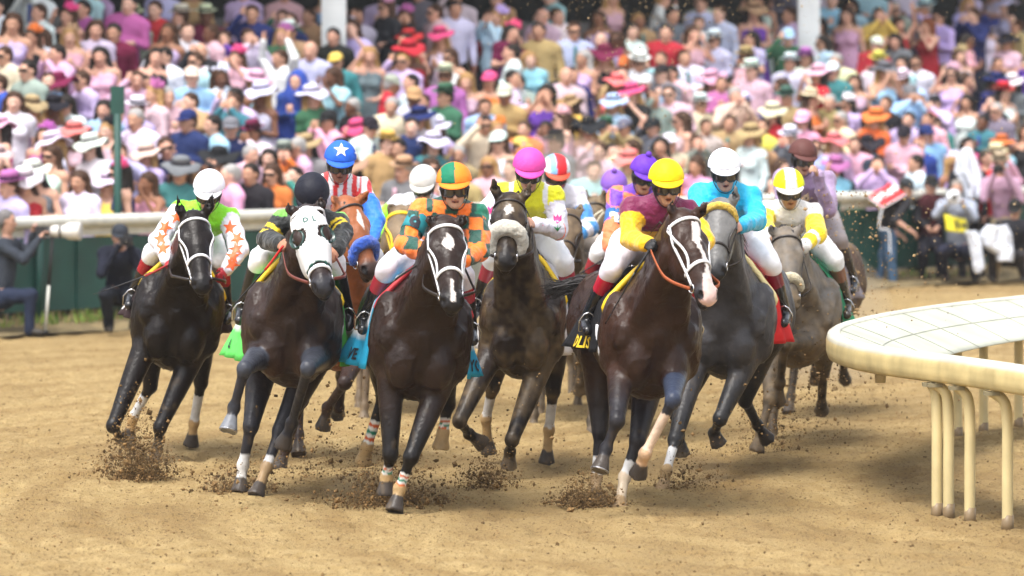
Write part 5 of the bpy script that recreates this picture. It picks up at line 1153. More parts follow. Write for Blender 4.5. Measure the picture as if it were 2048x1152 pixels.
REG_B = """70 110 - n s L 5|180 40 s P s K|270 110 s Z s K|300 250 - k s K|440 250 b R d R 1|530 80 - n s P|600 50 - k s W|640 230 b H d W 4|700 100 s L s I|820 110 - n s R|900 180 s H t M|1010 180 - k s T|1095 180 - n n I|1160 100 - b s P|1225 240 - b n L|1350 90 - n s W|1340 240 - n d O 1|1480 180 - k t W|1540 110 - n d T|1665 190 - k s R|1800 200 - n d P|1900 90 - k s D|1980 150 - n s W
130 160 - n t T|310 370 - y s L|430 300 b R d R|690 480 - y d P|930 250 - k s M|970 300 - k s W|1530 330 b2 M d K|1460 430 - k s T|1660 400 f W s W|1870 350 - n s I|1790 430 c K s D
200 520 c E s R|420 560 f G s G|550 440 f C s Z|780 480 c H d O|910 460 - k s W|900 540 c C s T|1055 490 - k j E|1160 440 - b s P|1150 530 - k d V|1390 500 b A d A|1330 440 - k s N|1600 500 c W s I|1730 540 b H t K 2|1870 570 - n s E|1990 500 - k s Z|1960 420 - k s P
20 630 - g s K|150 560 c T s W|350 600 - n s W|480 690 b N s W|660 720 - k s C|860 640 - n s I|1080 690 s P d P|1260 640 - y s K 2|1410 640 b T s Y|1560 640 b I s I|1720 700 - n d P|1900 720 - n s T|1995 660 b C s R
30 740 c K s W|140 760 b H s R|340 740 - k s N|520 770 b W t L|800 770 s O t C|870 760 - n s O|960 760 - k s P 2|1080 780 b2 K d W|1260 770 f G s T|1410 760 c D s T 4|1590 760 c K s D|1780 770 - n s C
60 850 - k t W|240 830 f Y s T|370 850 - k s N|530 840 b W t Q 1|680 900 - g s T|870 820 c W d C|1020 860 c Y s O|1220 830 f K s D|1390 880 - n s P 5|1630 860 - n d P|1830 850 - k d R|1990 830 c W s C
120 960 b T s T|300 980 f T s D|700 1000 - n s T|850 960 - y t C|960 980 - n s T|1380 980 - n s I 4|1460 900 - k s C|1640 940 b A s T|1760 930 - n s E|1900 960 - n s O|1980 940 - n t P|600 960 - n d T"""
REG_C = """80 60 - n n W|240 80 - n s L|500 70 b T d V 1|640 90 - n s L|400 50 - k s K|670 220 c I s G 5|890 170 - k d R 1|910 90 - n d P|1030 90 - n s Y|1180 150 - n d R 3|1370 60 f I s L|1370 160 - r d R|1450 110 - k s L|1550 90 - n s N|1620 160 b2 N d W|1780 170 - n j T 1|1930 130 - k s I|2000 120 - n s K|1250 70 - g s E
100 470 b P d P|260 410 f W s P|450 440 b H t R 2|470 410 c W s Q|580 380 f W s L|710 490 - n d P|800 420 b D d C 2|960 460 f W s I 2|1100 280 c W s R|1190 370 f Y s W|1100 430 s P d C|1300 390 - k t C|1430 400 - n s W|1600 470 - k s W|1720 440 b2 K d K|1970 400 c W s V|1890 380 - k s K|860 480 - n s B
30 540 - n s P|220 550 - g s C|300 520 - n t P|590 570 f G s T|720 580 b H d O|830 600 - g s T|1125 540 c D s I 2|1330 520 b N s N|1420 510 b W s D|1240 600 - n s A|1540 600 - k d C 5|1500 480 - n s D|1710 540 f R d W 4|1870 550 - r s K|1670 600 - k s K
80 620 f W s C|170 690 c P t P|450 620 f W s N|530 700 - g s C|620 690 b O s O|690 660 - k d K|270 740 f E s W|930 700 - n s P|840 640 s W s L|1350 630 c K s L|1680 720 - k s Q|1900 640 - g s D|1100 620 - n s K|2000 620 - k s D
390 780 b T s W|180 830 - n s D 2|500 810 f T s T|590 800 f W s D 2|30 760 - n s Y|860 840 b A s P|1100 780 c K s P|1250 770 c N s S|1240 470 - n d M|1520 760 - n d K|1370 760 - n s Q|1940 800 - g s O
1010 870 b2 K s S 1|1140 860 - r s B|1350 850 - k t H 4|1450 840 b O t S|1680 870 c W s Y|1570 880 - n s K|1880 900 f C n P 2|1790 800 - n s B|2010 830 - n t R|700 900 - n s I|880 850 - n s P|760 700 - k s L"""
people = []
for reg, x0 in ((REG_A, 0), (REG_B, 680), (REG_C, 1348)):
    for ln in reg.replace("\n", "|").split("|"):
        q = ln.split(); people.append([x0 + float(q[0]) / 2.88, float(q[1]) / 2.88, q[2], q[3], q[4], q[5], int(q[6]) if len(q) > 6 else None])
def row_y(px, k, hgt=1.62):
    p = rp(px, OFF0 + STEP * (k + .35) - .1 if k else .50); return HZ + (CAMH - (RISE * k + hgt if k else hgt)) * FPX / p[1], p
rows = {k: [] for k in range(NR)}
for P_ in people:
    k = min(range(NR), key=lambda kk: abs(row_y(P_[0], kk)[0] - P_[1])); rows[k].append(P_)
final = []; used_ = 0
rc = random.Random(11)
for k in range(NR):
    R_ = sorted(rows[k], key=lambda q: q[0]); out = []
    for q in R_:
        if out and q[0] - out[-1][0] < 46: q[0] = out[-1][0] + 46
        if q[0] < 2075: out.append(q)
    # close the gaps between the people read off the photo
    xs = [-40] + [q[0] for q in out] + [2090]; add = []
    for a, c in zip(xs, xs[1:]):
        n = int((c - a) / 92)
        for i in range(1, n + 1):
            if n: 
                x = a + (c - a) * i / (n + 1); y = row_y(x, k)[0] + rc.uniform(-8, 8)
                tp = rc.choice('LLLWWWWPPPIISKNTCD' if k > 0 else 'TWPSL'); fem = rc.random() < .5
                hat = rc.choice(['b', 'f', 's', '-', '-', '-']) if fem else rc.choice(['-', '-', '-', 'f', 'c'])
                add.append([x, y, hat, rc.choice('WCHPTKWZ') if hat != '-' else rc.choice('knnygk'), rc.choice('dt') if fem else 's', tp, None])
    rows[k] = sorted(out + add, key=lambda q: q[0])
for k in range(2, NR):
    for q in rows[k]:
        if q[2] == 'h':
            q[3] = q[5] = 'B'
            for kk in (k - 1, k - 2): rows[kk] = [z for z in rows[kk] if abs(z[0] - q[0] + 8) > 40]
PAL['B'] = (.035, .08, .36)
rows_n = sum(len(v) for v in rows.values())
ORD = lambda n: "%d%s" % (n, "th" if 10 <= n % 100 <= 20 else {1: "st", 2: "nd", 3: "rd"}.get(n % 10, "th"))
ROWN = ["front row at the rail", "second row", "third row", "fourth row", "fifth row", "sixth row", "seventh row", "eighth row", "ninth row", "tenth row", "eleventh row", "twelfth row", "thirteenth row"]
cnt = 0; FAR = []
for k in range(NR):
    vis = [q for q in rows[k] if 0 <= q[0] <= 2048]
    for n_i, q in enumerate(rows[k]):
        if not (-12 <= q[0] <= 2060): continue
        x, y, hat, hc_, top, tc_, pose = q
        if top in 'dt' and tc_ in 'TC': tc_ = rc.choice('WLPI')
        if hat in ('b', 'b2') and hc_ in 'HZ' and rc.random() < .5: hc_ = rc.choice('PWCT')
        yb, p = row_y(x, k)
        if yb < -30: continue
        far_row = k >= 10 or cnt >= 297
        q_ = rc.uniform(-.16, .16); p = p + np.array([RN[0], RN[1], 0]) * q_ if k else p
        fem = top in 'dt' or hat in ('b', 'b2', 's') and top != 'j'
        dlt = (yb - y) * p[1] / FPX; sc = float(np.clip((1.62 + dlt * .8) / 1.62, .96, 1.14)); 
        if pose is None: pose = rc.choice([0, 0, 1, 4, 4, 0, 5, 2] if k < 9 else [0, 1, 4])
        T = template(pose, fem); z = RISE * k + .02 if k else 0.02
        o = link("person", T['body'], M_CSKIN, color=rc.choice(SKINS[:5] * 3 + SKINS)); o.location = (p[0], p[1], z); o.scale = (sc * rc.uniform(1.04, 1.14),) * 2 + (sc,)
        o.rotation_euler = (R(rc.gauss(0, 4)), R(rc.gauss(0, 4)), R(rc.gauss(-14, 32))); cnt += 0 if far_row else 1; kids_ = []
        kid = lambda me, mat, c, nm: (kids_.append(link(nm, me, mat, o, None, c)) or kids_[-1])
        jit = lambda c: tuple(min(1, v * rc.uniform(.85, 1.12)) for v in c)
        colr = jit(PAL[tc_])
        if top == 'j': kid(T['jacket'], M_CCLOTH, colr, "jacket"); kid(T['shirt_front'], M_CCLOTH, PAL['W'], "shirt_front"); kid(T['tie'], M_CCLOTH, rc.choice([PAL['I'], PAL['N'], PAL['P']]), "tie")
        elif top == 'd': kid(T['dress'], M_CCLOTH, colr, "dress")
        elif top == 't': kid(T['tshirt'], M_CCLOTH, colr, "shirt")
        else: kid(T['shirt'], M_CCLOTH, colr, "shirt")
        if top == 'n' or (top == 's' and not fem and rc.random() < .25): kid(T['necktie'], M_CCLOTH, rc.choice([PAL['N'], PAL['P'], PAL['B'], PAL['Q']]), "necktie")
        if top != 'd': kid(T['trousers'], M_CCLOTH, rc.choice([(.03, .035, .06), (.30, .24, .15), (.02, .02, .025)]), "trousers")
        if hat == '-': hk = hc_
        else: hk = rc.choice('knnyy' if fem else 'knng')
        if hk != 'b' and hat != 'h':
            h_ = kid(hairmesh('long' if fem else 'short'), M_CHAIR, HAIRC[hk], "hair")
        if hat != '-': hm = kid(hatmesh(hat), M_CHAT, jit(PAL[hc_]), "hood" if hat == 'h' else "hat"); hm.rotation_euler = (0, 0, 0) if hat == 'h' else (0, 0, 0)
        if pose == 2 and rc.random() < .5: kid(camera_mesh(), M_BLACK, (.01, .01, .01), "camera") if 0 else None
        if rc.random() < .22 and pose not in (2,): kid(shades(), M_CCLOTH, (.02, .02, .02), 'sunglasses')
        gar = {'j': 'suit jacket', 'd': 'dress', 't': 'short-sleeved top', 's': 'shirt', 'n': 'shirt and tie'}[top]
        hn = {'-': HNAME[hk], 'b': 'wide-brimmed %s hat' % CNAME.get(hc_, ''), 'b2': 'huge %s hat' % CNAME.get(hc_, ''), 'f': '%s fedora' % CNAME.get(hc_, ''), 'c': '%s cap' % CNAME.get(hc_, ''), 's': '%s feathered headpiece' % CNAME.get(hc_, ''), 'h': 'hooded poncho'}[hat]
        if far_row:
            for z_ in [o] + kids_: FAR.append(z_)
            continue
        iv = sum(1 for w_ in vis if w_[0] < x) + 1
        tag(o, "%s %s, %s, %s from left, %s" % (CNAME[tc_], gar, hn, ORD(iv), ROWN[k]), "person", "spectators crowded in the stand")
print("crowd", rows_n, cnt)

# the last rows, deep in the shade under the roof, beyond the three hundred: one mass
if FAR:
    bpy.context.view_layer.update(); Vs = []; Fs = []; Cs = []; n0 = 0
    for z_ in FAR:
        me = z_.data; M4 = np.array(z_.matrix_world); v = np.empty(len(me.vertices) * 3, np.float32); me.vertices.foreach_get("co", v); v = v.reshape(-1, 3) @ M4[:3, :3].T + M4[:3, 3]
        c = np.ones((len(v), 4), np.float32)
        if "Col" in me.color_attributes: q = np.empty(len(v) * 4, np.float32); me.color_attributes["Col"].data.foreach_get("color", q); c = q.reshape(-1, 4)
        Cs.append(c[:, :3] * np.array(z_.color[:3])); Fs += [[i + n0 for i in p.vertices] for p in me.polygons]; Vs.append(v); n0 += len(v)
    for z_ in reversed(FAR): bpy.data.objects.remove(z_)
    oc = rl(12, bo, 3.0); o = link("crowd", mesh_data("crowd", np.concatenate(Vs) - oc, Fs, np.concatenate(Cs)), material("far_crowd", src='vc', rough=.8, spec=.15), None, oc); o["kind"] = "stuff"; o["label"] = "packed shaded spectators at the back of the stand under the roof"; o["category"] = "crowd"
# ================================================================ PEOPLE ON THE TRACK SIDE OF THE RAIL
def px_person(label, d, J, cloth=(.02, .025, .035), trousers=(.02, .025, .05), skin=(.5, .28, .2), face=(0, 0), headwear=None, hwcol=(.02, .02, .03), hair='short', haircol=(.04, .03, .02), vest=None, sleeves=True, group=None, vox=.017):
    g = {k: W(v[0], v[1], d + (v[2] if len(v) > 2 else 0)) for k, v in J.items()}
    yaw, pit = face; fv = np.array([math.sin(R(yaw)) * math.cos(R(pit)), -math.cos(R(yaw)) * math.cos(R(pit)), math.sin(R(pit))]); rt = unit(np.cross(fv, (0, 0, 1))); up = np.cross(rt, fv); M = np.stack([rt, fv, up], 1)
    F = Fig(); c = g['head']; head_prims(F, c, M); sc_ = (g['shL'] + g['shR']) / 2
    F.cap(sc_ + (c - sc_) * .2, c - up * .08, .058, .052, .03, 'neck'); sdv = unit(g['shR'] - g['shL']); ax = unit(g['hip'] - sc_)
    F.cap(g['shL'] + sdv * .05, g['shR'] - sdv * .05, .075, .075, .05, 'torso'); F.cap(sc_ + ax * .08, g['hip'], .145, .13, .07, 'torso', (np.cross(ax, sdv), .8)); F.ell(g['hip'], (.15, .14, .13), None, .06, 'hips')
    for q in 'LR':
        F.ell(g['sh' + q], (.06, .06, .06), None, .04, 'up'); F.cap(g['sh' + q], g['el' + q], .052, .042, .03, 'up'); F.cap(g['el' + q], g['ha' + q], .04, .027, .02, 'lo'); hand_prims(F, g['ha' + q], g['ha' + q] - g['el' + q], -fv * .3 + np.array([0, 0, 1.]), 1.0, 1.0, 'hand', 1)
        s = 1 if q == 'R' else -1
        F.cap(g['hip'] + sdv * s * .08, g['kn' + q], .09, .062, .05, 'leg'); F.cap(g['kn' + q], g['ft' + q], .058, .04, .02, 'leg'); F.cap(g['ft' + q], g['ft' + q] + np.array([fv[0], fv[1], 0]) * .14 - np.array([0, 0, .02]), .042, .034, .02, 'foot')
    V, Fq, tg, tt = F.mesh(vox); loc = np.array([g['hip'][0], g['hip'][1], 0.]); C = np.tile(np.array(skin), (len(V), 1)); C[tg == 'eyehole'] *= .1; C[tg == 'foot'] = (.03, .025, .02)
    o = link("person", mesh_data("person", V - loc, Fq, C), M_SKIN, loc=loc); tag(o, label, "person", group)
    mc = material("plain_clothes", src='vc', rough=.85, spec=.15, var=.15, vscale=8, bump=.6, bscale=12, bdist=.04)
    def piece(nm, pred, inf, col, seed=1):
        G = Fig(); G.P = [dict(p) for p in F.P if p['tag'] != 'neck']; V, Fq, tg, tt = G.mesh(vox, inf, pred); N = vnormals(V, Fq); V = V + N * (vnoise(V, 9, seed) * .01 + vnoise(V, 23, seed + 2) * .005)[:, None]
        return link(nm, mesh_data(nm, V - loc, Fq, np.tile(np.array(col), (len(V), 1))), mc, o), BVHTree.FromPolygons(V.tolist(), Fq.tolist())
    jk, bj = piece("jacket" if sleeves else "shirt", lambda t: t in ('torso', 'up') or (sleeves and t == 'lo'), .016, cloth); piece("trousers", lambda t: t in ('leg', 'hips'), .014, trousers, 4)
    if vest is not None: jk, bj = piece("vest", lambda t: t == 'torso', .034, vest, 7)
    Mr_ = M; off = c - M @ HC_LOCAL(HC)
    def headpiece(kind, nm, col, mat):
        me = (hairmesh(kind) if nm == 'hair' else hatmesh(kind)).copy(); P = np.array([v.co for v in me.vertices]); P = (P - HC) @ np.stack([M[:, 0], -M[:, 1], M[:, 2]], 0) + c - loc
        for v, p in zip(me.vertices, P): v.co = p
        me.update(); link(nm, me, mat, o, None, col)
    if hair: headpiece(hair, 'hair', haircol, M_CHAIR)
    if headwear: headpiece(headwear, 'hat', hwcol, M_CHAT)
    return o, loc, g, bj, jk
HC_LOCAL = lambda h: h * 0
TG = "photographers working in front of the outer rail"
LD = 50.35
o, loc, g, bj, jk = px_person("grey-haired photographer in dark jacket and trousers at the far left edge", LD, dict(head=(14, 442), shL=(2, 492, -.1), shR=(28, 492, .2), elL=(48, 520, -.2), elR=(62, 505, .2), haL=(78, 478, -.12), haR=(66, 466, .1), hip=(2, 596), knL=(62, 590, -.2), knR=(0, 610, .2), ftL=(58, 662, -.2), ftR=(-30, 655, .3)),
    (.035, .042, .055), (.018, .025, .05), face=(80, 0), headwear=None, haircol=(.16, .15, .15), group=TG)
b = MB(); c = W(84, 462, LD - .02); X = np.array([1., -.12, 0]) / 1.007; Mx = np.stack([np.array([0, 0, 1.]), np.cross(X, [0, 0, 1.]), X], 1)
b.box(c, (.07, .04, .055)); b.lathe([(.045, .05), (.05, .10), (.052, .14)], Mx, c, 18); cam_r = empty("camera", c); 
ob = b.build("camera_body", M_BLACK, cam_r, c, smooth=False)
b = MB(); b.lathe([(.05, .10), (.066, .14), (.066, .24), (.072, .26), (.094, .29), (.10, .38), (.10, .44), (.07, .44)], Mx, c, 22); b.build("lens_barrel", material("lens_white", (.62, .60, .56), rough=.4), cam_r, c)
b = MB(); b.lathe([(.070, .20), (.070, .225)], Mx, c, 22); b.build("focus_ring", M_BLACK, cam_r, c)
tag(cam_r, "camera with a very long white lens, aimed right, on a monopod at left", "camera")
fp = W(90, 664, LD - .05); fp[2] = .03; tp = c + X * .12 - np.array([0, 0, .06]); mono = empty("monopod", fp)
b = MB(); b.tube([tp, tp * .5 + fp * .5], .02, 10); b.build("upper_tube", M_BLACK, mono, fp); b = MB(); b.tube([tp * .5 + fp * .5, fp], .017, 10); b.build("lower_tube", M_RAIL, mono, fp); b = MB(); b.tube([fp, fp + (0, 0, .03)], .05, 10); b.build("foot", M_BLACK, mono, fp)
tag(mono, "white and black monopod standing on the verge under the long lens", "monopod")
def dslr(label, c, aim, lens=.16, col=M_BLACK):
    aim = unit(aim); Mx = np.stack([np.cross(unit(np.cross(aim, (0, 0, 1))), aim), unit(np.cross(aim, (0, 0, 1))), aim], 1); r = empty("camera", c); tag(r, label, "camera")
    b = MB(); b.box(c, (.05, .075, .035), Mx); b.box(c + Mx[:, 0] * .06, (.018, .03, .02), Mx); b.build("camera_body", M_BLACK, r, c, smooth=False)
    b = MB(); b.lathe([(.034, .03), (.036, .03 + lens * .4), (.045, .03 + lens * .6), (.048, .03 + lens), (.038, .03 + lens), (.036, .02 + lens)], Mx, c, 20); b.build("lens_barrel", col, r, c)
    b = MB(); b.lathe([(.001, .026 + lens), (.036, .025 + lens)], Mx, c, 20); b.build("front_glass", M_EYE, r, c)
px_person("crouching photographer in black rain jacket and cap below the rail at left", 50.5, dict(head=(240, 476), shL=(208, 508), shR=(272, 510, .1), elL=(203, 548, -.25), elR=(282, 545, -.2), haL=(238, 492, -.28), haR=(262, 494, -.26), hip=(238, 588, .25), knL=(212, 590, -.25), knR=(275, 600, -.2), ftL=(218, 655), ftR=(268, 655)),
    (.012, .014, .025), (.012, .014, .02), face=(8, -4), headwear='c', hwcol=(.03, .035, .045), group=TG)
dslr("large black camera held up by the crouching photographer at left", W(252, 482, 50.18), (.1, -1, -.02), .2)
px_person("man in dark jacket and cap with a green bib, front of the rail at right", 62.9, dict(head=(1697, 382), shL=(1668, 412), shR=(1722, 415), elL=(1665, 452, -.1), elR=(1726, 452, -.1), haL=(1700, 455, -.3), haR=(1722, 442, -.3), hip=(1690, 492, .1), knL=(1676, 520, -.3), knR=(1706, 522, -.3), ftL=(1676, 570), ftR=(1708, 572)),
    (.02, .03, .03), (.02, .02, .022), face=(30, -18), headwear='c', hwcol=(.03, .05, .06), vest=(.02, .20, .08), group=TG)
o, loc, g, bj, jk = px_person("man in jeans and black cap bending over in a red bib with white writing", 62.6, dict(head=(1812, 378, -.1), shL=(1762, 402, .15), shR=(1812, 408, -.25), elL=(1770, 450, .1), elR=(1790, 440, -.45), haL=(1800, 470, .0), haR=(1822, 462, -.5), hip=(1772, 462, .15), knL=(1762, 512, .1), knR=(1782, 512, -.15), ftL=(1758, 568, .1), ftR=(1786, 572, -.1)),
    (.03, .03, .035), (.07, .13, .22), face=(68, -15), headwear='c', hwcol=(.03, .035, .04), sleeves=False, group=TG)
b = MB(); q00, q10, q11, q01 = W(1738, 396, 62.2), W(1778, 364, 62.5), W(1812, 388, 62.3), W(1765, 416, 62.05)
qb = lambda u, v: (q00 * (1 - u) + q10 * u) * (1 - v) + (q01 * (1 - u) + q11 * u) * v + np.array([0, -.05 * math.sin(3.1 * u) * math.sin(3.1 * v), .02 * math.sin(6 * u)])
b.slab(qb, 10, 10, .012); bib = b.build("bib", material("red_bib", (.62, .02, .025), rough=.7), o, loc)
def quadtext(txt, size, u0, v0, ang, mat, par, loc):
    V, F = text_curve_mesh(txt, size, .02); ca, sa = math.cos(ang), math.sin(ang); b = MB(); b.add([qb(u0 + v[0] * ca - v[1] * sa, v0 - (v[0] * sa + v[1] * ca)) + np.array([0, -.02, .008]) for v in V], F); b.build("lettering", mat, par, loc, smooth=False)
quadtext("59", .5, .28, .42, 0, M_INKW, bib, loc); quadtext("LIFE", .36, .74, .42, 0, M_INKW, bib, loc)
b = MB(); b.tube(spline([W(1765, 416, 62.05), W(1759, 440, 62.0), W(1760, 458, 62.0), W(1778, 462, 62.0), W(1780, 510, 62.0)], 16), .012, 5); b.tube([q00 * (1 - t) + q01 * t + np.array([0, -.02, 0]) for t in (0, .5, 1)] + [q01 * (1 - t) + q11 * t + np.array([0, -.02, 0]) for t in (.5, 1)], .012, 5); b.build("bib_tape", M_STRAPW, bib, loc)
o, loc, g, bj, jk = px_person("kneeling photographer in yellow numbered bib with a white-covered lens, right of the red bib", 62.8, dict(head=(1914, 378), shL=(1884, 410), shR=(1945, 412), elL=(1872, 430, -.3), elR=(1948, 436, -.3), haL=(1898, 406, -.42), haR=(1926, 408, -.40), hip=(1915, 500, .2), knL=(1885, 500, -.4), knR=(1945, 505, -.3), ftL=(1890, 556, .1), ftR=(1950, 556, .1)),
    (.30, .33, .40), (.02, .022, .04), face=(-4, -2), haircol=(.22, .2, .18), group=TG)
A0, A1, A2_, A3_ = W(1888, 428, 62.3), W(1932, 440, 62.3), W(1936, 466, 62.25), W(1893, 462, 62.25)
qb = lambda u, v: (A0 * (1 - u) + A1 * u) * (1 - v) + (A3_ * (1 - u) + A2_ * u) * v + np.array([0, -.05 * math.sin(3.1 * u), 0])
b = MB(); b.slab(qb, 8, 6, .012); bib = b.build("bib", material("yellow_bib", (.72, .62, .02), rough=.7), o, loc); quadtext("54", .62, .68, .55, 0, M_INKB, bib, loc)
dslr("camera with a stubby lens in white rain cover, held by the yellow-bib photographer", W(1906, 394, 62.2), (0, -1, -.02), .16, material("lens_white"))
b = MB(); b.lathe([(.05, .02), (.085, .06), (.10, .10), (.11, .17), (.09, .17), (.055, .2)], np.stack([[0, 0, 1.], [1., 0, 0], [0, -1., 0]], 1), W(1906, 394, 62.25), 18, wob=lambda r, a: .02 * math.sin(3 * a)); ro_ = b.build("rain_cover", material("white_cloth", (.68, .72, .80), rough=.8, bump=.8, bscale=10, bdist=.05), None, W(1906, 394, 62.25)); tag(ro_, "crumpled white rain cover wrapped round a short camera lens", "cover")
px_person("photographer in lavender shirt and khaki hat at the right edge, hands at his camera", 63.2, dict(head=(2000, 330), shL=(1972, 366), shR=(2032, 368), elL=(1968, 398, -.2), elR=(2042, 400, -.2), haL=(1990, 342, -.3), haR=(2012, 344, -.3), hip=(2008, 444, .1), knL=(2000, 500, -.2), knR=(2042, 500, -.1), ftL=(1990, 556), ftR=(2052, 556)),
    (.42, .26, .36), (.42, .34, .22), face=(-5, 0), headwear='f', hwcol=(.36, .29, .2), group=TG)
dslr("black camera held up by the photographer in the lavender shirt", W(1996, 338, 62.85), (-.05, -1, 0), .12)
px_person("steward in black with a white towel draped over his head and cap", 63.6, dict(head=(1934, 318), shL=(1908, 350), shR=(1964, 352), elL=(1900, 392), elR=(1972, 392), haL=(1912, 430, -.1), haR=(1968, 430, -.1), hip=(1938, 442), knL=(1926, 500), knR=(1952, 500), ftL=(1924, 556), ftR=(1955, 556)),
    (.02, .02, .025), (.02, .02, .025), face=(0, 0), headwear='c', hwcol=(.7, .7, .72), hair='short', group=TG)
WC = material("white_cloth")
def drape(name, label, P, d, th=.03, seed=0, mat=None, parent=None):
    """hanging cloth: rows of (left px, right px, y)"""
    P0 = np.array(P, float); b = MB(); n = len(P0) - 1
    def fn(u, v):
        k = min(int(v * n), n - 1); t = v * n - k; r = P0[k] * (1 - t) + P0[k + 1] * t; x = r[0] + (r[1] - r[0]) * u
        return W(x, r[2], d - .12 * math.sin(math.pi * u) - .04 * math.sin(u * 14 + seed + v * 3))
    b.slab(fn, 22, 22, th); c = W(P0[0][0], P0[0][2], d); o = b.build(name, mat or WC, None, c); tag(o, label, "cloth"); return o
drape("towel", "white towel hanging in a long fold over the steward's head and shoulder", [(1924, 1938, 303), (1914, 1950, 315), (1910, 1962, 345), (1928, 1968, 375), (1930, 1964, 397)], 63.3)
drape("cloth", "long white cloth hanging beside the kneeling yellow-bib photographer", [(1930, 1952, 462), (1938, 1960, 480), (1944, 1964, 510), (1946, 1969, 535), (1952, 1958, 546)], 62.2)
drape("bag", "bulging white plastic bag standing before the dark gear at right", [(1975, 2008, 452), (1962, 2018, 470), (1964, 2020, 488), (1998, 2024, 505), (2000, 2022, 522)], 62.3, .1, 2)
px_person("dark-clothed photographer sitting low behind the white bag at right", 62.9, dict(head=(2030, 420), shL=(2000, 452), shR=(2056, 452), elL=(1985, 480, -.1), elR=(2070, 480, -.1), haL=(1985, 505, -.3), haR=(2060, 505, -.3), hip=(2030, 515, .2), knL=(1985, 508, -.4), knR=(2040, 510, -.4), ftL=(1985, 556, -.2), ftR=(2046, 556, -.2)),
    (.025, .025, .03), (.03, .028, .03), face=(-10, -20), headwear='c', hwcol=(.02, .02, .02), group=TG)
px_person("person in black with a red scarf crouching left of the yellow bib, before the rail", 63.2, dict(head=(1862, 372), shL=(1838, 404), shR=(1884, 404), elL=(1832, 438, -.1), elR=(1890, 438, -.1), haL=(1852, 452, -.3), haR=(1876, 452, -.3), hip=(1862, 480, .1), knL=(1846, 505, -.3), knR=(1880, 505, -.3), ftL=(1846, 556), ftR=(1880, 556)),
    (.018, .018, .022), (.02, .02, .03), face=(20, -10), headwear='c', hwcol=(.02, .02, .02), vest=(.05, .012, .015), group=TG)
px_person("person in bright red jacket standing sideways right of the white towel", 63.9, dict(head=(1972, 318), shL=(1952, 350), shR=(1990, 352), elL=(1950, 392), elR=(1996, 392), haL=(1962, 420, -.1), haR=(1992, 424, -.1), hip=(1972, 442), knL=(1962, 500), knR=(1984, 500), ftL=(1962, 556), ftR=(1984, 556)),
    (.50, .02, .02), (.02, .02, .03), face=(40, 0), hair='short', group=TG)
px_person("person in grey-blue clothes standing behind the green bib, half hidden by dust", 63.6, dict(head=(1738, 340), shL=(1714, 372), shR=(1762, 374), elL=(1708, 410), elR=(1766, 412), haL=(1724, 436, -.2), haR=(1752, 436, -.2), hip=(1738, 450), knL=(1728, 505), knR=(1750, 505), ftL=(1728, 560), ftR=(1752, 560)),
    (.16, .22, .30), (.05, .08, .14), face=(-20, -6), headwear='c', hwcol=(.03, .04, .06), group=TG)
def volume(name, dens, col, aniso=.3):
    m = bpy.data.materials.new(name); m.use_nodes = True; N = m.node_tree.nodes; N.remove(N["Principled BSDF"]); v = N.new("ShaderNodeVolumePrincipled"); v.inputs['Density'].default_value = dens; v.inputs['Color'].default_value = (*col, 1); v.inputs['Anisotropy'].default_value = aniso
    m.node_tree.links.new(v.outputs[0], N["Material Output"].inputs['Volume']); return m
# ================================================================ DIRT THROWN UP BY THE HOOVES
M_DIRT = material("dirt_clod", src='vc', rough=.95, spec=.1)
OCT = [(1, 0, 0), (-1, 0, 0), (0, 1, 0), (0, -1, 0), (0, 0, 1), (0, 0, -1)]; OF = [(0, 2, 4), (2, 1, 4), (1, 3, 4), (3, 0, 4), (2, 0, 5), (1, 2, 5), (3, 1, 5), (0, 3, 5)]
def clods(name, label, pts, sizes, cols, mat=M_DIRT):
    n = len(pts); O = np.array(OCT, float); V = np.zeros((n, 6, 3)); 
    for a in range(3): V[:, :, a] = O[None, :, a]
    V *= 1 + .45 * (rng.random((n, 6, 1)) - .5); ang = rng.random((n, 1)) * 6.28; x = V[:, :, 0] * np.cos(ang) - V[:, :, 2] * np.sin(ang); z = V[:, :, 0] * np.sin(ang) + V[:, :, 2] * np.cos(ang); V[:, :, 0] = x; V[:, :, 2] = z
    V *= sizes[:, None, None] * (.6 + .8 * rng.random((n, 1, 3))); V += pts[:, None, :]
    F = (np.array(OF)[None] + (np.arange(n) * 6)[:, None, None]).reshape(-1, 3); C = np.repeat(cols, 6, axis=0); o0 = pts.mean(axis=0); o0[2] = max(o0[2], 0)
    o = link(name, mesh_data(name, V.reshape(-1, 3) - o0, F, C, smooth=False), mat, loc=o0); o["kind"] = "stuff"; o["label"] = label; o["category"] = "dirt"; return o
def plume(px, py, wx, wz, n, big=.012, lean_=0, label="", dens=1.0):
    c = gnd(px, py); c[2] = 0; n = int(n * 2.4); t = rng.random(n) ** 1.2; a = rng.normal(0, 1, n) * 1.15; a2 = rng.normal(0, 1, n)
    P = np.stack([c[0] + a * wx * (.35 + .45 * t) + lean_ * t, c[1] + a2 * wx * .6, np.abs(t * wz * (.35 + np.abs(rng.normal(0, .6, n))) * np.exp(-a * a * .25)) + .0], 1)
    s = big * .42 * rng.lognormal(-.7, .75, n); s = np.clip(s, .0012, .024); base = np.array((.13, .08, .034)); cc = base[None] * (0.5 + 1.7 * rng.random((n, 1)) ** 1.5)
    clods("dirt_spray", label, P, s, cc)
plume(278, 958, .20, .42, 4200, .011, -.02, "dark burst of dirt at the front hoof of the leftmost horse")
plume(475, 985, .20, .20, 1500, .011, 0, "low dirt spray at the hooves of the white-hooded horse")
plume(770, 1010, .30, .32, 3400, .012, .05, "wide dirt spray round the striped bandages of the front centre horse")
plume(975, 975, .17, .30, 1500, .010, 0, "puff of dirt under the sheepskin-nosed horse")
plume(1172, 1012, .17, .22, 2200, .011, 0, "dark clump of dirt at the rear hoof of the blazed bay")
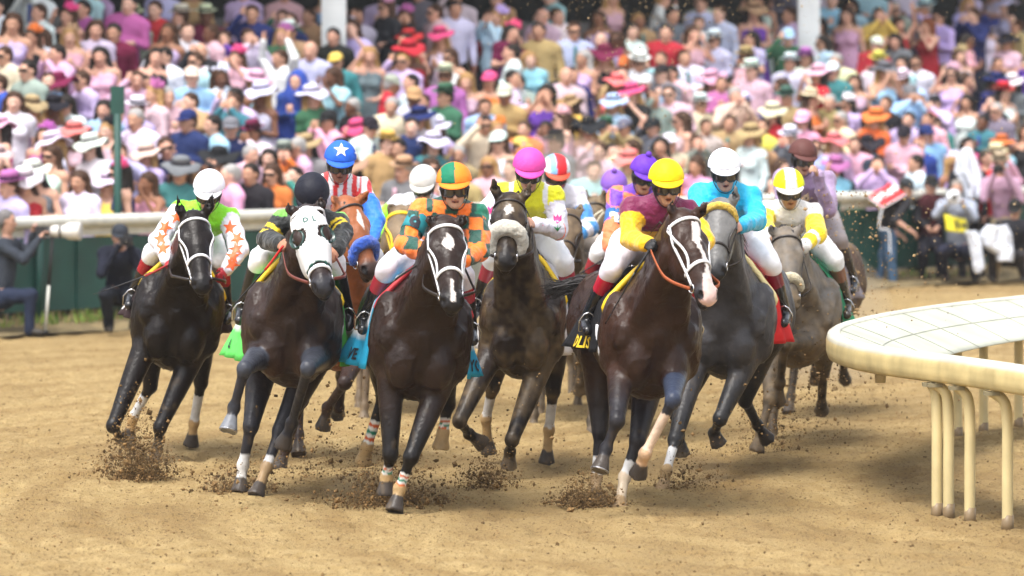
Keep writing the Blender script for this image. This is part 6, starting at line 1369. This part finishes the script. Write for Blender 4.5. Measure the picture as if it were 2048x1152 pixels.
plume(1365, 975, .22, .28, 900, .009, .1, "thin dirt spray behind the blazed bay's front hooves")
plume(640, 960, .55, .55, 1300, .009, .1, "scattered clods flying between the hooded horse and the centre horse")
plume(1525, 905, .35, .9, 1500, .010, .3, "dirt flying from the far grey horse's legs")
# clods flying through the air behind the leaders
DV = None
def puff(px, py, rx, rz):
    global DV
    DV = DV or volume("kicked_dust", .55, (.72, .54, .33)); c = gnd(px, py); c[2] = rz * .7; b = MB(); b.lathe([(math.sin(a), math.cos(a)) for a in np.linspace(.02, 3.12, 14)], np.diag([rx, rx, rz]), c, 20, wob=None); o = b.build("dust_puff", DV, None, c); o["kind"] = "stuff"; o["label"] = "small puff of brown dust kicked up at the hooves"; o["category"] = "dust"
for a_ in ((280, 955, .30, .18), (478, 985, .26, .10), (775, 1005, .45, .14), (975, 972, .24, .13), (1172, 1010, .26, .12), (1370, 972, .32, .14)): puff(*a_)
def air(x0, x1, y0, y1, d0, d1, n, s, label, col=(.42, .30, .15), gx=None):
    px = rng.uniform(x0, x1, n) if gx is None else rng.normal(gx[0], gx[1], n); py = rng.uniform(y0, y1, n); dd = rng.uniform(d0, d1, n)
    P = np.stack([(px - 1024) * dd / FPX, dd, CAMH - (py - HZ) * dd / FPX], 1); P = P[P[:, 2] > .03]; n = len(P)
    clods("flying_dirt", label, P, np.clip(s * rng.lognormal(0, .45, n), .001, .02), np.array(col)[None] * (.45 + .9 * rng.random((n, 1))))
air(950, 1450, -20, 330, 38, 46, 2200, .0032, "fine pale grains of dirt hanging high over the middle of the pack", (.42, .31, .17), gx=(1290, 170))
air(1180, 2048, -20, 560, 37, 48, 2200, .0030, "fine pale grains of dirt flying over the right half of the field", (.42, .31, .17))
air(1480, 1900, 380, 880, 34, 40, 2200, .0055, "coarse dirt thrown back from the trailing grey horse", (.30, .20, .10), gx=(1640, 120))
air(500, 1600, 700, 1000, 31, 40, 1500, .006, "loose clods bouncing between the horses' legs", (.22, .14, .065))
# loose clods lying on the track
n = 9000; yy = 24 + 24 * rng.random(n) ** 1.2; xx = (rng.random(n) - .5) * yy * .25; zz = ground_h(xx, yy) + .002
clods("loose_clods", "small dark clods scattered over the raked track surface", np.stack([xx, yy, zz], 1), np.clip(.0055 * rng.lognormal(-.3, .55, n), .002, .018), np.array((.16, .10, .045))[None] * (.6 + 1.1 * rng.random((n, 1))))

# ================================================================ AIR: thin haze round everything, thicker dust hanging behind the pack
b = MB(); b.box((0, 300, 3.5), (420, 620, 5.2)); o = b.build("haze", volume("haze_air", .00045, (.97, .95, .95)), smooth=False); o["kind"] = "stuff"; o["label"] = "thin pale haze filling the air over the whole track"; o["category"] = "haze"
for i, (px, py, d, rx, ry, rz, dn) in enumerate([(1120, 520, 46, .95, 3.2, 1.3, .11), (1290, 560, 45, 1.1, 3.0, .9, .09), (800, 600, 45, 1.2, 3.0, .7, .06), (1600, 640, 43, .9, 2.5, .8, .10)]):
    c = W(px, py, d); b = MB(); b.lathe([(math.sin(a), math.cos(a)) for a in np.linspace(.02, 3.12, 18)], np.diag([rx, ry, rz]), c, 28); o = b.build("dust_cloud", volume("dust_air", dn, (.93, .80, .62)), None, c); o["kind"] = "stuff"; o["label"] = ["pale dust hanging in the gap right of the pink helmet", "dust rolling behind the blazed bay and the grey", "thin dust behind the centre horse", "dust thrown up round the trailing grey horse"][i]; o["category"] = "dust"
